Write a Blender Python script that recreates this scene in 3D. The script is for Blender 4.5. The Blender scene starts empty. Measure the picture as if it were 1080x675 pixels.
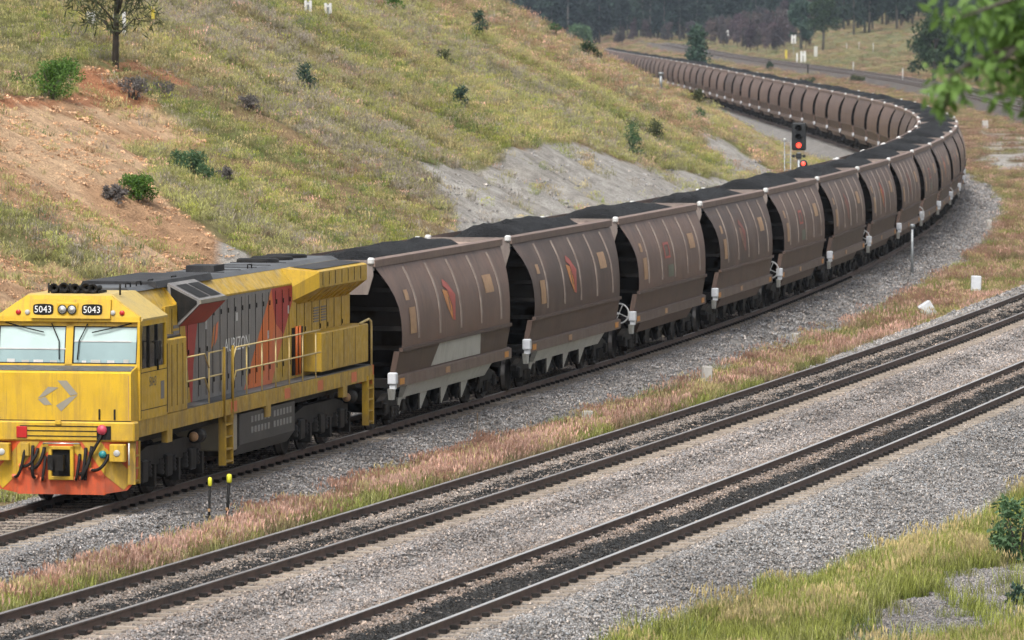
import bpy, bmesh, math, random
import numpy as np
from mathutils import Vector, Matrix

random.seed(7)
rng = np.random.default_rng(11)
R = math.radians
scene = bpy.context.scene
COL = scene.collection

# ------------------------------------------------------------------ camera
CAM_H, CAM_PITCH, F_PX = 9.112, 2.7031, 6500.0
cam_d = bpy.data.cameras.new('camera')
cam = bpy.data.objects.new('camera', cam_d)
COL.objects.link(cam)
cam.location = (0, 0, CAM_H)
cam.rotation_euler = (R(90 - CAM_PITCH), 0, 0)
cam_d.sensor_width = 36.0
cam_d.lens = F_PX / 1080.0 * 36.0
cam_d.clip_start = 1.0
cam_d.clip_end = 20000
cam_d.dof.use_dof = True
cam_d.dof.focus_distance = 122.0
cam_d.dof.aperture_fstop = 4.8
scene.camera = cam

# ------------------------------------------------------------------ sky, sun, exposure
SUN_EL, SUN_AZ = 56.0, 200.0          # degrees; azimuth clockwise from +Y: the sun stands behind the camera, a little to its left
w = bpy.data.worlds.new('World')
scene.world = w
w.use_nodes = True
nt = w.node_tree
nt.nodes.clear()
sky = nt.nodes.new('ShaderNodeTexSky')
sky.sky_type = 'NISHITA'
sky.sun_disc = False
sky.sun_elevation = R(SUN_EL)
sky.sun_rotation = R(SUN_AZ)
sky.air_density = 1.0
sky.dust_density = 4.0
hsv = nt.nodes.new('ShaderNodeHueSaturation')
hsv.inputs['Saturation'].default_value = 0.22
bg = nt.nodes.new('ShaderNodeBackground')
bg.inputs['Strength'].default_value = 0.11
wo = nt.nodes.new('ShaderNodeOutputWorld')
nt.links.new(sky.outputs[0], hsv.inputs['Color'])
nt.links.new(hsv.outputs[0], bg.inputs['Color'])
nt.links.new(bg.outputs[0], wo.inputs['Surface'])

sun_d = bpy.data.lights.new('sun', 'SUN')
sun_d.energy = 1.5
sun_d.angle = R(10)
sun_d.color = (1.0, 0.96, 0.9)
sun = bpy.data.objects.new('sun', sun_d)
COL.objects.link(sun)
az, el = R(SUN_AZ), R(SUN_EL)
sdir = Vector((math.sin(az) * math.cos(el), math.cos(az) * math.cos(el), math.sin(el)))
sun.rotation_euler = sdir.to_track_quat('Z', 'Y').to_euler()
sun.location = (0, -50, 80)

scene.view_settings.view_transform = 'Standard'
scene.view_settings.look = 'None'
scene.view_settings.exposure = 0.98
scene.view_settings.gamma = 1.0
scene.view_settings.use_curve_mapping = False
scene.cycles.use_denoising = True
scene.cycles.max_bounces = 6
scene.cycles.transparent_max_bounces = 8
scene.cycles.volume_bounces = 0
scene.cycles.use_adaptive_sampling = True
scene.cycles.adaptive_threshold = 0.025
scene.cycles.adaptive_min_samples = 20

# ------------------------------------------------------------------ tagging helpers
def tag(o, label=None, cat=None, group=None, kind=None):
    if label: o['label'] = label
    if cat: o['category'] = cat
    if group: o['group'] = group
    if kind: o['kind'] = kind
    return o

def empty(name, loc=(0, 0, 0), rz=0.0):
    o = bpy.data.objects.new(name, None)
    o.empty_display_size = 0.3
    COL.objects.link(o)
    o.location = loc
    o.rotation_euler = (0, 0, rz)
    return o

# ------------------------------------------------------------------ materials
def new_mat(name):
    m = bpy.data.materials.new(name)
    m.use_nodes = True
    t = m.node_tree
    t.nodes.clear()
    out = t.nodes.new('ShaderNodeOutputMaterial')
    b = t.nodes.new('ShaderNodeBsdfPrincipled')
    t.links.new(b.outputs[0], out.inputs['Surface'])
    return m, t, b

def coords(t, jitter=True):
    tc = t.nodes.new('ShaderNodeTexCoord')
    if not jitter:
        return tc.outputs['Object']
    oi = t.nodes.new('ShaderNodeObjectInfo')
    mul = t.nodes.new('ShaderNodeMath'); mul.operation = 'MULTIPLY'
    mul.inputs[1].default_value = 57.0
    t.links.new(oi.outputs['Random'], mul.inputs[0])
    add = t.nodes.new('ShaderNodeVectorMath'); add.operation = 'ADD'
    t.links.new(tc.outputs['Object'], add.inputs[0])
    t.links.new(mul.outputs[0], add.inputs[1])
    return add.outputs[0]

def noise(t, co, scale, detail=4.0, rough=0.55, stretch=None):
    if stretch:
        mp = t.nodes.new('ShaderNodeMapping')
        mp.inputs['Scale'].default_value = stretch
        t.links.new(co, mp.inputs['Vector'])
        co = mp.outputs[0]
    n = t.nodes.new('ShaderNodeTexNoise')
    n.inputs['Scale'].default_value = scale
    n.inputs['Detail'].default_value = detail
    n.inputs['Roughness'].default_value = rough
    t.links.new(co, n.inputs['Vector'])
    return n.outputs[0]

def ramp(t, fac, p0, p1, c0=(0, 0, 0, 1), c1=(1, 1, 1, 1)):
    r = t.nodes.new('ShaderNodeValToRGB')
    r.color_ramp.elements[0].position = p0
    r.color_ramp.elements[1].position = p1
    r.color_ramp.elements[0].color = c0
    r.color_ramp.elements[1].color = c1
    t.links.new(fac, r.inputs[0])
    return r.outputs[0]

def mixc(t, fac, a, b, mode='MIX'):
    m = t.nodes.new('ShaderNodeMix'); m.data_type = 'RGBA'; m.blend_type = mode
    def put(v, s):
        if isinstance(v, (tuple, list)):
            s.default_value = tuple(v) + ((1.0,) if len(v) == 3 else ())
        elif isinstance(v, (int, float)):
            s.default_value = v
        else:
            t.links.new(v, s)
    put(fac, m.inputs['Factor']); put(a, m.inputs['A']); put(b, m.inputs['B'])
    return m.outputs['Result']

def bump(t, b, h, strength=0.3, dist=0.02):
    n = t.nodes.new('ShaderNodeBump')
    n.inputs['Strength'].default_value = strength
    n.inputs['Distance'].default_value = dist
    t.links.new(h, n.inputs['Height'])
    t.links.new(n.outputs[0], b.inputs['Normal'])

MATS = {}
def paint(name, c1, c2=None, scale=2.0, rough=0.55, metal=0.0, dirt=None, dirt_amt=0.5, streak=True, bumps=0.0, var=0.0, spec=0.5):
    """painted / worn surface: two-tone noise, vertical dirt streaks, optional bump"""
    m, t, b = new_mat(name)
    co = coords(t)
    c2 = c2 or tuple(x * 0.8 for x in c1)
    n = noise(t, co, scale, 5.0, 0.6)
    col = mixc(t, ramp(t, n, 0.35, 0.68), c1, c2)
    if dirt:
        s = noise(t, co, 1.0, 5.0, 0.65, (7.0, 7.0, 0.55) if streak else (3, 3, 3))
        col = mixc(t, ramp(t, s, 0.5, 0.78, (0, 0, 0, 1), (dirt_amt,) * 3 + (1,)), col, dirt)
        g = noise(t, co, 38.0, 3.0)
        col = mixc(t, ramp(t, g, 0.55, 0.8, (0, 0, 0, 1), (dirt_amt * .5,) * 3 + (1,)), col, dirt)
    if var:
        oi = t.nodes.new('ShaderNodeObjectInfo')
        v = ramp(t, oi.outputs['Random'], 0, 1, (1 - var,) * 3 + (1,), (1 + var,) * 3 + (1,))
        col = mixc(t, 1.0, col, v, 'MULTIPLY')
    t.links.new(col, b.inputs['Base Color'])
    b.inputs['Roughness'].default_value = rough
    b.inputs['Metallic'].default_value = metal
    b.inputs['Specular IOR Level'].default_value = spec
    if bumps:
        bump(t, b, noise(t, co, 14.0, 4.0), bumps, 0.02)
    MATS[name] = m
    return m

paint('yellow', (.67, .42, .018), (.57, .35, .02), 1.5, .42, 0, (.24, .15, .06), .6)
paint('yellow_side', (.57, .355, .022), (.45, .28, .028), 1.5, .5, 0, (.13, .10, .06), .75)  # darker copy of yellow: the side's shade put into the paint, plus heavier dirt
paint('cab_roof', (.56, .40, .10), (.48, .36, .13), 1.2, .55, 0, (.25, .2, .12), .6)
paint('orange', (.72, .16, .02), (.60, .13, .02), 2, .5, 0, (.2, .1, .06), .5)
paint('pilot_red', (.68, .10, .02), (.55, .08, .025), 3, .5, 0, (.16, .09, .06), .55)
paint('salmon', (.66, .16, .06), (.55, .14, .06), 2, .5, 0, (.2, .1, .06), .5)
paint('red', (.42, .022, .02), (.36, .025, .02), 2, .5, 0, (.1, .05, .04), .4)
paint('hood_grey', (.22, .208, .20), (.17, .162, .156), 2, .55, 0, (.05, .045, .04), .6)
paint('roof_black', (.022, .022, .024), (.05, .05, .052), 1.2, .6, 0, (.10, .095, .09), .5, False, spec=.15)
paint('roof_grey', (.095, .10, .105), (.05, .053, .056), 1.0, .5, 0, (.03, .03, .03), .6, False)
paint('black', (.010, .010, .010), (.02, .019, .018), 4, .6, 0, (.05, .04, .03), .4, spec=.15)
paint('under_grey', (.018, .017, .0165), (.034, .031, .029), 3, .65, 0, (.008, .0075, .007), .7, spec=.15)
paint('tank_grey', (.052, .05, .048), (.038, .037, .036), 2, .6, 0, (.03, .028, .025), .6)
paint('tank_label', (.24, .24, .23), (.18, .18, .17), 4, .6, 0, (.06, .055, .05), .6)
paint('logo_grey', (.30, .27, .21), (.26, .24, .19), 3, .5)
paint('white', (.66, .66, .65), (.55, .55, .54), 3, .5, 0, (.35, .32, .28), .35)
paint('white_box', (.66, .68, .72), (.55, .57, .61), 6, .5, 0, (.4, .38, .36), .4)
paint('digit_white', (.85, .85, .84), (.8, .8, .8), 3, .5)
paint('lens_red', (.5, .03, .03), (.4, .02, .02), 3, .2)
paint('lens_clear', (.50, .50, .47), (.40, .40, .38), 3, .15)
paint('chrome', (.6, .6, .58), (.5, .5, .48), 3, .25, .8)
paint('teal', (.02, .22, .23), (.02, .18, .19), 3, .4)
paint('pink_cap', (.55, .06, .10), (.45, .05, .08), 3, .45)
paint('handrail', (.60, .48, .24), (.52, .38, .12), 4, .5)
paint('rubber', (.014, .013, .013), (.025, .022, .02), 5, .55, spec=.15)
paint('wagon_brown', (.138, .084, .062), (.105, .066, .050), .9, .6, 0, (.050, .034, .028), .6, var=.3)
def weather_wagon():
    # coal-dust runs below the top edge, pale dust blotches lower down; each wagon has its own pattern
    m = MATS['wagon_brown']; t = m.node_tree
    b = [n for n in t.nodes if n.type == 'BSDF_PRINCIPLED'][0]
    old = b.inputs['Base Color'].links[0].from_socket
    co = coords(t)
    tc = t.nodes.new('ShaderNodeTexCoord'); sx = t.nodes.new('ShaderNodeSeparateXYZ')
    t.links.new(tc.outputs['Object'], sx.inputs[0])
    top = ramp(t, sx.outputs['Z'], 0, 1)
    mr = t.nodes.new('ShaderNodeMapRange'); mr.inputs['From Min'].default_value = 2.3; mr.inputs['From Max'].default_value = 3.8
    t.links.new(sx.outputs['Z'], mr.inputs['Value'])
    run = noise(t, co, 1.0, 4.0, .6, (3.2, 3.2, .22))
    mu = t.nodes.new('ShaderNodeMath'); mu.operation = 'MULTIPLY'
    t.links.new(ramp(t, run, .50, .78), mu.inputs[0]); t.links.new(mr.outputs[0], mu.inputs[1])
    c = mixc(t, mu.outputs[0], old, (.050, .038, .033))
    blot = noise(t, co, .55, 5.0, .62)
    c = mixc(t, ramp(t, blot, .52, .74, (0, 0, 0, 1), (.6, .6, .6, 1)), c, (.205, .14, .11))
    rust = noise(t, co, 2.6, 6.0, .7)
    c = mixc(t, ramp(t, rust, .58, .70, (0, 0, 0, 1), (.6, .6, .6, 1)), c, (.17, .075, .040))
    t.links.new(c, b.inputs['Base Color'])
weather_wagon()
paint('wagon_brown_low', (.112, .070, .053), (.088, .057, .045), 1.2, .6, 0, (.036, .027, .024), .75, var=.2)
paint('wagon_chord', (.205, .142, .115), (.165, .116, .095), 1.5, .6, 0, (.07, .055, .048), .5, var=.08)
paint('wagon_sill', (.14, .092, .070), (.17, .128, .104), 2.0, .65, 0, (.06, .045, .038), .6, var=.15)
paint('wagon_rib', (.34, .275, .23), (.19, .135, .11), 3.0, .6, 0, (.13, .1, .085), .6)
paint('wagon_inside', (.36, .265, .22), (.29, .215, .18), 1.5, .65, 0, (.1, .08, .07), .5)
paint('wagon_end', (.24, .20, .175), (.17, .135, .12), 2, .65, 0, (.07, .055, .05), .5)
paint('wagon_slope', (.016, .014, .013), (.011, .010, .0095), 2, .7, 0, (.012, .011, .01), .6, spec=.15)  # shade of the recessed ends put into the colour, together with coal-dust black
paint('fresh_grey', (.50, .50, .465), (.43, .43, .40), 1.5, .55, 0, (.16, .135, .11), .5)
paint('tank_white', (.62, .63, .65), (.52, .53, .55), 2, .45, 0, (.3, .27, .24), .5)
paint('iron', (.016, .015, .0145), (.036, .032, .029), 4, .65, 0, (.008, .0075, .007), .6, spec=.15)
paint('tread', (.16, .15, .14), (.10, .09, .085), 6, .4, .6)
paint('plate_tan', (.46, .28, .14), (.36, .20, .10), 6, .55, 0, (.16, .11, .09), .6)
paint('plate_orange', (.60, .26, .03), (.5, .2, .03), 6, .5)
paint('decal_red', (.45, .075, .05), (.36, .07, .05), 5, .55, 0, (.17, .11, .09), .6)
paint('decal_orange', (.62, .25, .05), (.5, .19, .05), 5, .55, 0, (.17, .11, .09), .6)
paint('decal_faded', (.30, .15, .09), (.22, .12, .085), 4, .6, 0, (.14, .09, .07), .8)
paint('decal_red_faded', (.27, .075, .055), (.20, .08, .06), 4, .6, 0, (.14, .09, .07), .8)
paint('patch_green', (.15, .17, .115), (.13, .14, .10), 4, .6, 0, (.10, .08, .07), .5)
paint('rail_rust', (.135, .088, .068), (.092, .063, .050), 3, .7, .1, (.03, .025, .022), .6, False)
paint('rail_head', (.46, .45, .44), (.38, .37, .36), 1.0, .4, .35)
paint('rail_head_dull', (.27, .255, .245), (.20, .185, .175), 1.0, .5, .3)
paint('concrete_sleeper', (.32, .268, .215), (.26, .218, .176), 4, .85, 0, (.13, .11, .09), .6, False, .4, var=.15)
paint('concrete', (.48, .46, .43), (.40, .385, .36), 6, .85, 0, (.25, .23, .2), .5, False, .3)
paint('galv', (.30, .32, .33), (.24, .255, .265), 5, .45, .5)
paint('signal_black', (.012, .014, .016), (.018, .02, .022), 3, .5)
paint('yellow_cap', (.80, .78, .05), (.7, .68, .05), 3, .5)
paint('sign_yellow', (.62, .50, .05), (.5, .4, .05), 3, .5)
paint('bark', (.10, .085, .07), (.055, .047, .04), 4, .85, 0, (.03, .026, .022), .5, True, .5)
paint('bark_grey', (.16, .145, .13), (.10, .09, .08), 4, .85)
paint('dry_stem', (.13, .095, .065), (.09, .065, .045), 6, .8)

def grime(name, z0, z1_, colr, amt):
    # road dirt thrown up from the wheels and soot runs, heaviest low down, broken up by noise
    m = MATS[name]; t = m.node_tree
    b = [n for n in t.nodes if n.type == 'BSDF_PRINCIPLED'][0]
    old = b.inputs['Base Color'].links[0].from_socket
    tc = t.nodes.new('ShaderNodeTexCoord'); sx = t.nodes.new('ShaderNodeSeparateXYZ')
    t.links.new(tc.outputs['Object'], sx.inputs[0])
    mr = t.nodes.new('ShaderNodeMapRange'); mr.inputs['From Min'].default_value = z1_; mr.inputs['From Max'].default_value = z0
    t.links.new(sx.outputs['Z'], mr.inputs['Value'])
    n = noise(t, tc.outputs['Object'], 2.2, 6.0, .7, (1.5, 1.5, .6))
    mu = t.nodes.new('ShaderNodeMath'); mu.operation = 'MULTIPLY'
    t.links.new(ramp(t, n, .38, .72, (0, 0, 0, 1), (amt, amt, amt, 1)), mu.inputs[0]); t.links.new(mr.outputs[0], mu.inputs[1])
    c = mixc(t, mu.outputs[0], old, colr)
    n2_ = noise(t, tc.outputs['Object'], 1.0, 5.0, .7, (9.0, 9.0, .35))
    c = mixc(t, ramp(t, n2_, .58, .72, (0, 0, 0, 1), (.42, .42, .42, 1)), c, (.17, .115, .05))
    t.links.new(c, b.inputs['Base Color'])
    rr = noise(t, tc.outputs['Object'], 5.0, 4.0)
    t.links.new(ramp(t, rr, .3, .7, (.32, .32, .32, 1), (.68, .68, .68, 1)), b.inputs['Roughness'])
grime('yellow', 1.0, 2.4, (.16, .105, .055), .7)
grime('yellow_side', 1.2, 2.6, (.12, .085, .05), .85)
grime('pilot_red', .2, 1.0, (.10, .06, .04), .8)
def glass_pane(name, c, rough=.06):
    m, t, b = new_mat(name)
    co = coords(t)
    n = noise(t, co, 1.3, 3)
    t.links.new(mixc(t, ramp(t, n, .3, .7), c, tuple(x * .82 for x in c)), b.inputs['Base Color'])
    b.inputs['Roughness'].default_value = rough
    b.inputs['Specular IOR Level'].default_value = .7
    MATS[name] = m
glass_pane('windscreen', (.50, .64, .62), .08)  # pale reflection and the blind behind the glass are put into its colour
glass_pane('windscreen_low', (.27, .38, .39), .08)
glass_pane('side_glass', (.018, .02, .022), .08)

m, t, b = new_mat('coal')
co = coords(t)
v = t.nodes.new('ShaderNodeTexVoronoi'); v.inputs['Scale'].default_value = 13.0
t.links.new(co, v.inputs['Vector'])
v2 = t.nodes.new('ShaderNodeTexVoronoi'); v2.inputs['Scale'].default_value = 27.0
t.links.new(co, v2.inputs['Vector'])
t.links.new(ramp(t, v.outputs['Color'], .1, .9, (.003, .003, .0035, 1), (.011, .011, .012, 1)), b.inputs['Base Color'])
b.inputs['Roughness'].default_value = .6
b.inputs['Specular IOR Level'].default_value = .3
hh = t.nodes.new('ShaderNodeMath'); hh.operation = 'ADD'
t.links.new(v.outputs['Distance'], hh.inputs[0]); t.links.new(v2.outputs['Distance'], hh.inputs[1])
bump(t, b, hh.outputs[0], 1.0, .12)
MATS['coal'] = m

m, t, b = new_mat('lamp_red')
b.inputs['Base Color'].default_value = (.8, .05, .03, 1)
b.inputs['Emission Color'].default_value = (1.0, .07, .04, 1)
b.inputs['Emission Strength'].default_value = 1.3
MATS['lamp_red'] = m

def instanced(name, rough=.9, spec=.25, tip=False, trans=0.0, bumps=False):
    """colour comes from the instance's own tint (and tip) attributes times the mesh's own shade attribute"""
    m, t, b = new_mat(name)
    a = t.nodes.new('ShaderNodeAttribute'); a.attribute_type = 'INSTANCER'; a.attribute_name = 'tint'
    s = t.nodes.new('ShaderNodeAttribute'); s.attribute_type = 'GEOMETRY'; s.attribute_name = 'shade'
    col = a.outputs['Color']
    if tip:
        a2 = t.nodes.new('ShaderNodeAttribute'); a2.attribute_type = 'INSTANCER'; a2.attribute_name = 'tip'
        g = t.nodes.new('ShaderNodeAttribute'); g.attribute_type = 'GEOMETRY'; g.attribute_name = 'along'
        col = mixc(t, g.outputs['Fac'], col, a2.outputs['Color'])
    col = mixc(t, 1.0, col, s.outputs['Color'], 'MULTIPLY')
    t.links.new(col, b.inputs['Base Color'])
    b.inputs['Roughness'].default_value = rough
    b.inputs['Specular IOR Level'].default_value = spec
    if trans:
        out = [n for n in t.nodes if n.type == 'OUTPUT_MATERIAL'][0]
        tr = t.nodes.new('ShaderNodeBsdfTranslucent')
        t.links.new(col, tr.inputs['Color'])
        mx = t.nodes.new('ShaderNodeMixShader'); mx.inputs[0].default_value = trans
        t.links.new(b.outputs[0], mx.inputs[1]); t.links.new(tr.outputs[0], mx.inputs[2])
        t.links.new(mx.outputs[0], out.inputs['Surface'])
    MATS[name] = m
instanced('stone')
instanced('blade', .7, .3, True, .3)
instanced('forest_leaf', .8, .2, False, .15)

def leaf_mat(name, c1, c2, rough=.6, trans=.25):
    m, t, b = new_mat(name)
    s = t.nodes.new('ShaderNodeAttribute'); s.attribute_type = 'GEOMETRY'; s.attribute_name = 'shade'
    col = mixc(t, s.outputs['Fac'], c1, c2)
    t.links.new(col, b.inputs['Base Color'])
    b.inputs['Roughness'].default_value = rough
    b.inputs['Specular IOR Level'].default_value = .35
    out = [n for n in t.nodes if n.type == 'OUTPUT_MATERIAL'][0]
    tr = t.nodes.new('ShaderNodeBsdfTranslucent')
    t.links.new(col, tr.inputs['Color'])
    mx = t.nodes.new('ShaderNodeMixShader'); mx.inputs[0].default_value = trans
    t.links.new(b.outputs[0], mx.inputs[1]); t.links.new(tr.outputs[0], mx.inputs[2])
    t.links.new(mx.outputs[0], out.inputs['Surface'])
    MATS[name] = m
leaf_mat('leaf_bright', (.09, .18, .035), (.21, .34, .09), .5, .4)
leaf_mat('leaf_dark', (.018, .04, .018), (.045, .08, .032))
leaf_mat('leaf_bluegreen', (.03, .065, .05), (.075, .13, .085))
leaf_mat('leaf_olive', (.05, .065, .03), (.11, .12, .05))
leaf_mat('leaf_vivid', (.045, .11, .014), (.12, .23, .035))
leaf_mat('leaf_grey', (.10, .092, .085), (.20, .18, .17))
leaf_mat('leaf_mid', (.05, .105, .045), (.11, .19, .085))

# ------------------------------------------------------------------ mesh builder
class MB:
    def __init__(s):
        s.v = []; s.f = []; s.m = []; s.sm = []
    def add(s, verts, faces, mi=0, smooth=False):
        n = len(s.v)
        s.v += [tuple(p) for p in verts]
        for f in faces:
            s.f.append(tuple(i + n for i in f)); s.m.append(mi); s.sm.append(smooth)
        return s
    def box(s, x0, x1, y0, y1, z0, z1, mi=0, bev=0.0):
        if bev > 0:
            b = min(bev, (x1 - x0) * .45, (y1 - y0) * .45, (z1 - z0) * .45)
            vs = []
            for (X, sx) in ((x0, 1), (x1, -1)):
                for (Y, sy) in ((y0, 1), (y1, -1)):
                    for (Z, sz) in ((z0, 1), (z1, -1)):
                        vs += [(X, Y + sy * b, Z + sz * b), (X + sx * b, Y, Z + sz * b), (X + sx * b, Y + sy * b, Z)]
            bm = bmesh.new()
            bv = [bm.verts.new(p) for p in vs]
            bmesh.ops.convex_hull(bm, input=bv)
            bmesh.ops.dissolve_limit(bm, angle_limit=.02, verts=bm.verts, edges=bm.edges)
            bm.verts.index_update()
            s.add([tuple(q.co) for q in bm.verts], [[q.index for q in f.verts] for f in bm.faces], mi)
            bm.free()
            return s
        vs = [(x0, y0, z0), (x1, y0, z0), (x1, y1, z0), (x0, y1, z0), (x0, y0, z1), (x1, y0, z1), (x1, y1, z1), (x0, y1, z1)]
        return s.add(vs, [(0, 3, 2, 1), (4, 5, 6, 7), (0, 1, 5, 4), (1, 2, 6, 5), (2, 3, 7, 6), (3, 0, 4, 7)], mi)
    def hull(s, pts, mi=0):
        bm = bmesh.new()
        bv = [bm.verts.new(p) for p in pts]
        r = bmesh.ops.convex_hull(bm, input=bv)
        bmesh.ops.dissolve_limit(bm, angle_limit=.01, verts=bm.verts, edges=bm.edges)
        bmesh.ops.recalc_face_normals(bm, faces=bm.faces)
        bm.verts.index_update()
        s.add([tuple(q.co) for q in bm.verts], [[q.index for q in f.verts] for f in bm.faces], mi)
        bm.free()
        return s
    def prism(s, poly, axis, a0, a1, mi=0):
        """poly: 2-D outline (any order), extruded from a0 to a1 along axis 'x','y' or 'z'"""
        def P(p, a):
            return {'x': (a, p[0], p[1]), 'y': (p[0], a, p[1]), 'z': (p[0], p[1], a)}[axis]
        n = len(poly)
        vs = [P(p, a0) for p in poly] + [P(p, a1) for p in poly]
        fs = [tuple(range(n)), tuple(range(2 * n - 1, n - 1, -1))] + [(i, i + n, (i + 1) % n + n, (i + 1) % n) for i in range(n)]
        bm = bmesh.new()
        bv = [bm.verts.new(p) for p in vs]
        for f in fs: bm.faces.new([bv[i] for i in f])
        bmesh.ops.recalc_face_normals(bm, faces=bm.faces)
        bm.verts.index_update()
        s.add([tuple(q.co) for q in bm.verts], [[q.index for q in f.verts] for f in bm.faces], mi)
        bm.free()
        return s
    def tube(s, path, r, n=8, mi=0, caps=True, radii=None):
        P = [Vector(p) for p in path]
        rings = []
        up = Vector((0, 0, 1))
        prev = None
        for i, p in enumerate(P):
            d = (P[min(i + 1, len(P) - 1)] - P[max(i - 1, 0)]).normalized()
            if prev is None:
                a = d.cross(up if abs(d.z) < .95 else Vector((1, 0, 0))).normalized()
            else:
                a = (prev - d * prev.dot(d)).normalized()
            prev = a
            bb = d.cross(a)
            rr = radii[i] if radii else r
            rings.append([p + a * (rr * math.cos(2 * math.pi * k / n)) + bb * (rr * math.sin(2 * math.pi * k / n)) for k in range(n)])
        vs = [q for ring in rings for q in ring]
        fs = []
        for i in range(len(P) - 1):
            for k in range(n):
                fs.append((i * n + k, i * n + (k + 1) % n, (i + 1) * n + (k + 1) % n, (i + 1) * n + k))
        if caps:
            fs.append(tuple(range(n - 1, -1, -1)))
            fs.append(tuple(range((len(P) - 1) * n, len(P) * n)))
        return s.add(vs, fs, mi, True)
    def lathe(s, prof, c, axis='y', n=20, mi=0, smooth=True):
        """prof: (radius, distance along axis) pairs about point c"""
        vs = []
        for (r, h) in prof:
            for k in range(n):
                a = 2 * math.pi * k / n
                q = {'y': (r * math.cos(a), h, r * math.sin(a)), 'x': (h, r * math.cos(a), r * math.sin(a)), 'z': (r * math.cos(a), r * math.sin(a), h)}[axis]
                vs.append((q[0] + c[0], q[1] + c[1], q[2] + c[2]))
        fs = []
        for i in range(len(prof) - 1):
            for k in range(n):
                fs.append((i * n + k, i * n + (k + 1) % n, (i + 1) * n + (k + 1) % n, (i + 1) * n + k))
        return s.add(vs, fs, mi, smooth)
    def mesh(s, name, mats):
        me = bpy.data.meshes.new(name)
        me.from_pydata(s.v, [], s.f)
        for q in (mats if isinstance(mats, (list, tuple)) else [mats]):
            me.materials.append(MATS[q])
        me.polygons.foreach_set('material_index', s.m)
        me.polygons.foreach_set('use_smooth', s.sm)
        me.update()
        return me
    def build(s, name, mats, parent=None, fix=True):
        me = s.mesh(name, mats)
        if fix:
            bm = bmesh.new(); bm.from_mesh(me)
            bmesh.ops.recalc_face_normals(bm, faces=bm.faces)
            bm.to_mesh(me); bm.free()
        return link(name, me, parent)

def link(name, me, parent=None, loc=None, rz=None):
    o = bpy.data.objects.new(name, me)
    COL.objects.link(o)
    o.parent = parent
    if loc: o.location = loc
    if rz is not None: o.rotation_euler = (0, 0, rz)
    return o

KIDS = {}
def copy_tree(o, parent=None):
    c = o.copy()
    COL.objects.link(c)
    c.parent = parent
    for ch in o.children:
        copy_tree(ch, c)
    return c

def text_mesh(s, size, res=2):
    cu = bpy.data.curves.new('lettering', 'FONT')
    cu.body = s; cu.size = size; cu.align_x = 'CENTER'; cu.align_y = 'CENTER'; cu.resolution_u = res
    o = bpy.data.objects.new('lettering', cu)
    COL.objects.link(o)
    dg = bpy.context.evaluated_depsgraph_get()
    me = bpy.data.meshes.new_from_object(o.evaluated_get(dg))
    vs = [(q.co.x, q.co.y) for q in me.vertices]
    fs = [tuple(p.vertices) for p in me.polygons]
    bpy.data.objects.remove(o); bpy.data.curves.remove(cu); bpy.data.meshes.remove(me)
    return vs, fs

# ------------------------------------------------------------------ numpy value noise
def _h(ix, iy, k):
    n = (ix.astype(np.int64) * 374761393 + iy.astype(np.int64) * 668265263 + k * 974634777) & 0x7fffffff
    n = ((n ^ (n >> 13)) * 1274126177) & 0x7fffffff
    return ((n ^ (n >> 16)) & 0xffff) / 65535.0
def vnoise(x, y, k=0):
    ix, iy = np.floor(x), np.floor(y)
    fx, fy = x - ix, y - iy
    fx = fx * fx * (3 - 2 * fx); fy = fy * fy * (3 - 2 * fy)
    a, b_, c, d = _h(ix, iy, k), _h(ix + 1, iy, k), _h(ix, iy + 1, k), _h(ix + 1, iy + 1, k)
    return (a + (b_ - a) * fx) * (1 - fy) + (c + (d - c) * fx) * fy
def fbm(x, y, sc, o=4, k=0):
    r = 0; amp = .5; tot = 0
    for i in range(o):
        r = r + amp * vnoise(x / sc, y / sc, k + i * 17); tot += amp
        amp *= .5; sc = sc / 2.03
    return r / tot
def sstep(a, b_, v):
    q = np.clip((v - a) / (b_ - a), 0, 1)
    return q * q * (3 - 2 * q)

# ------------------------------------------------------------------ the lines of the three tracks (all run away from the camera, so x = f(y))
def hermite(xs, ys, q, slopes=None):
    xs = np.array(xs, float); ys = np.array(ys, float)
    if slopes is None:
        d = np.diff(ys) / np.diff(xs)
        sl = np.concatenate([[d[0]], (d[1:] + d[:-1]) / 2, [d[-1]]])
        sl[1:-1][d[1:] * d[:-1] <= 0] = 0
    else:
        sl = np.array(slopes, float)
    q = np.clip(q, xs[0], xs[-1])
    i = np.clip(np.searchsorted(xs, q) - 1, 0, len(xs) - 2)
    hh_ = xs[i + 1] - xs[i]; u = (q - xs[i]) / hh_
    return ((1 + 2 * u) * (1 - u) ** 2 * ys[i] + u * (1 - u) ** 2 * hh_ * sl[i] + u * u * (3 - 2 * u) * ys[i + 1] + u * u * (u - 1) * hh_ * sl[i + 1])

S1 = np.arange(-110, 1400, .5)
K1 = np.interp(S1, [-110, -50, -40, 20, 60, 90, 120, 150, 180, 210, 240, 280, 330, 400, 600, 610, 800, 810, 1400],
               np.array([-.3, -.8, -1.039, .721, .776, .678, .681, .534, .763, .931, .805, .558, .167, -.01, 0, -.06, -.06, 0, 0]) * 1e-3)
TH1 = np.concatenate([[0], np.cumsum((K1[1:] + K1[:-1]) * .25)])
i0 = int(np.searchsorted(S1, 0))
TH1 += R(78.362) - TH1[i0]
X1 = np.concatenate([[0], np.cumsum(np.cos(TH1[:-1]) * .5)]); Y1 = np.concatenate([[0], np.cumsum(np.sin(TH1[:-1]) * .5)])
X1 += -4.194 - X1[i0]; Y1 += 139.189 - Y1[i0]

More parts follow.
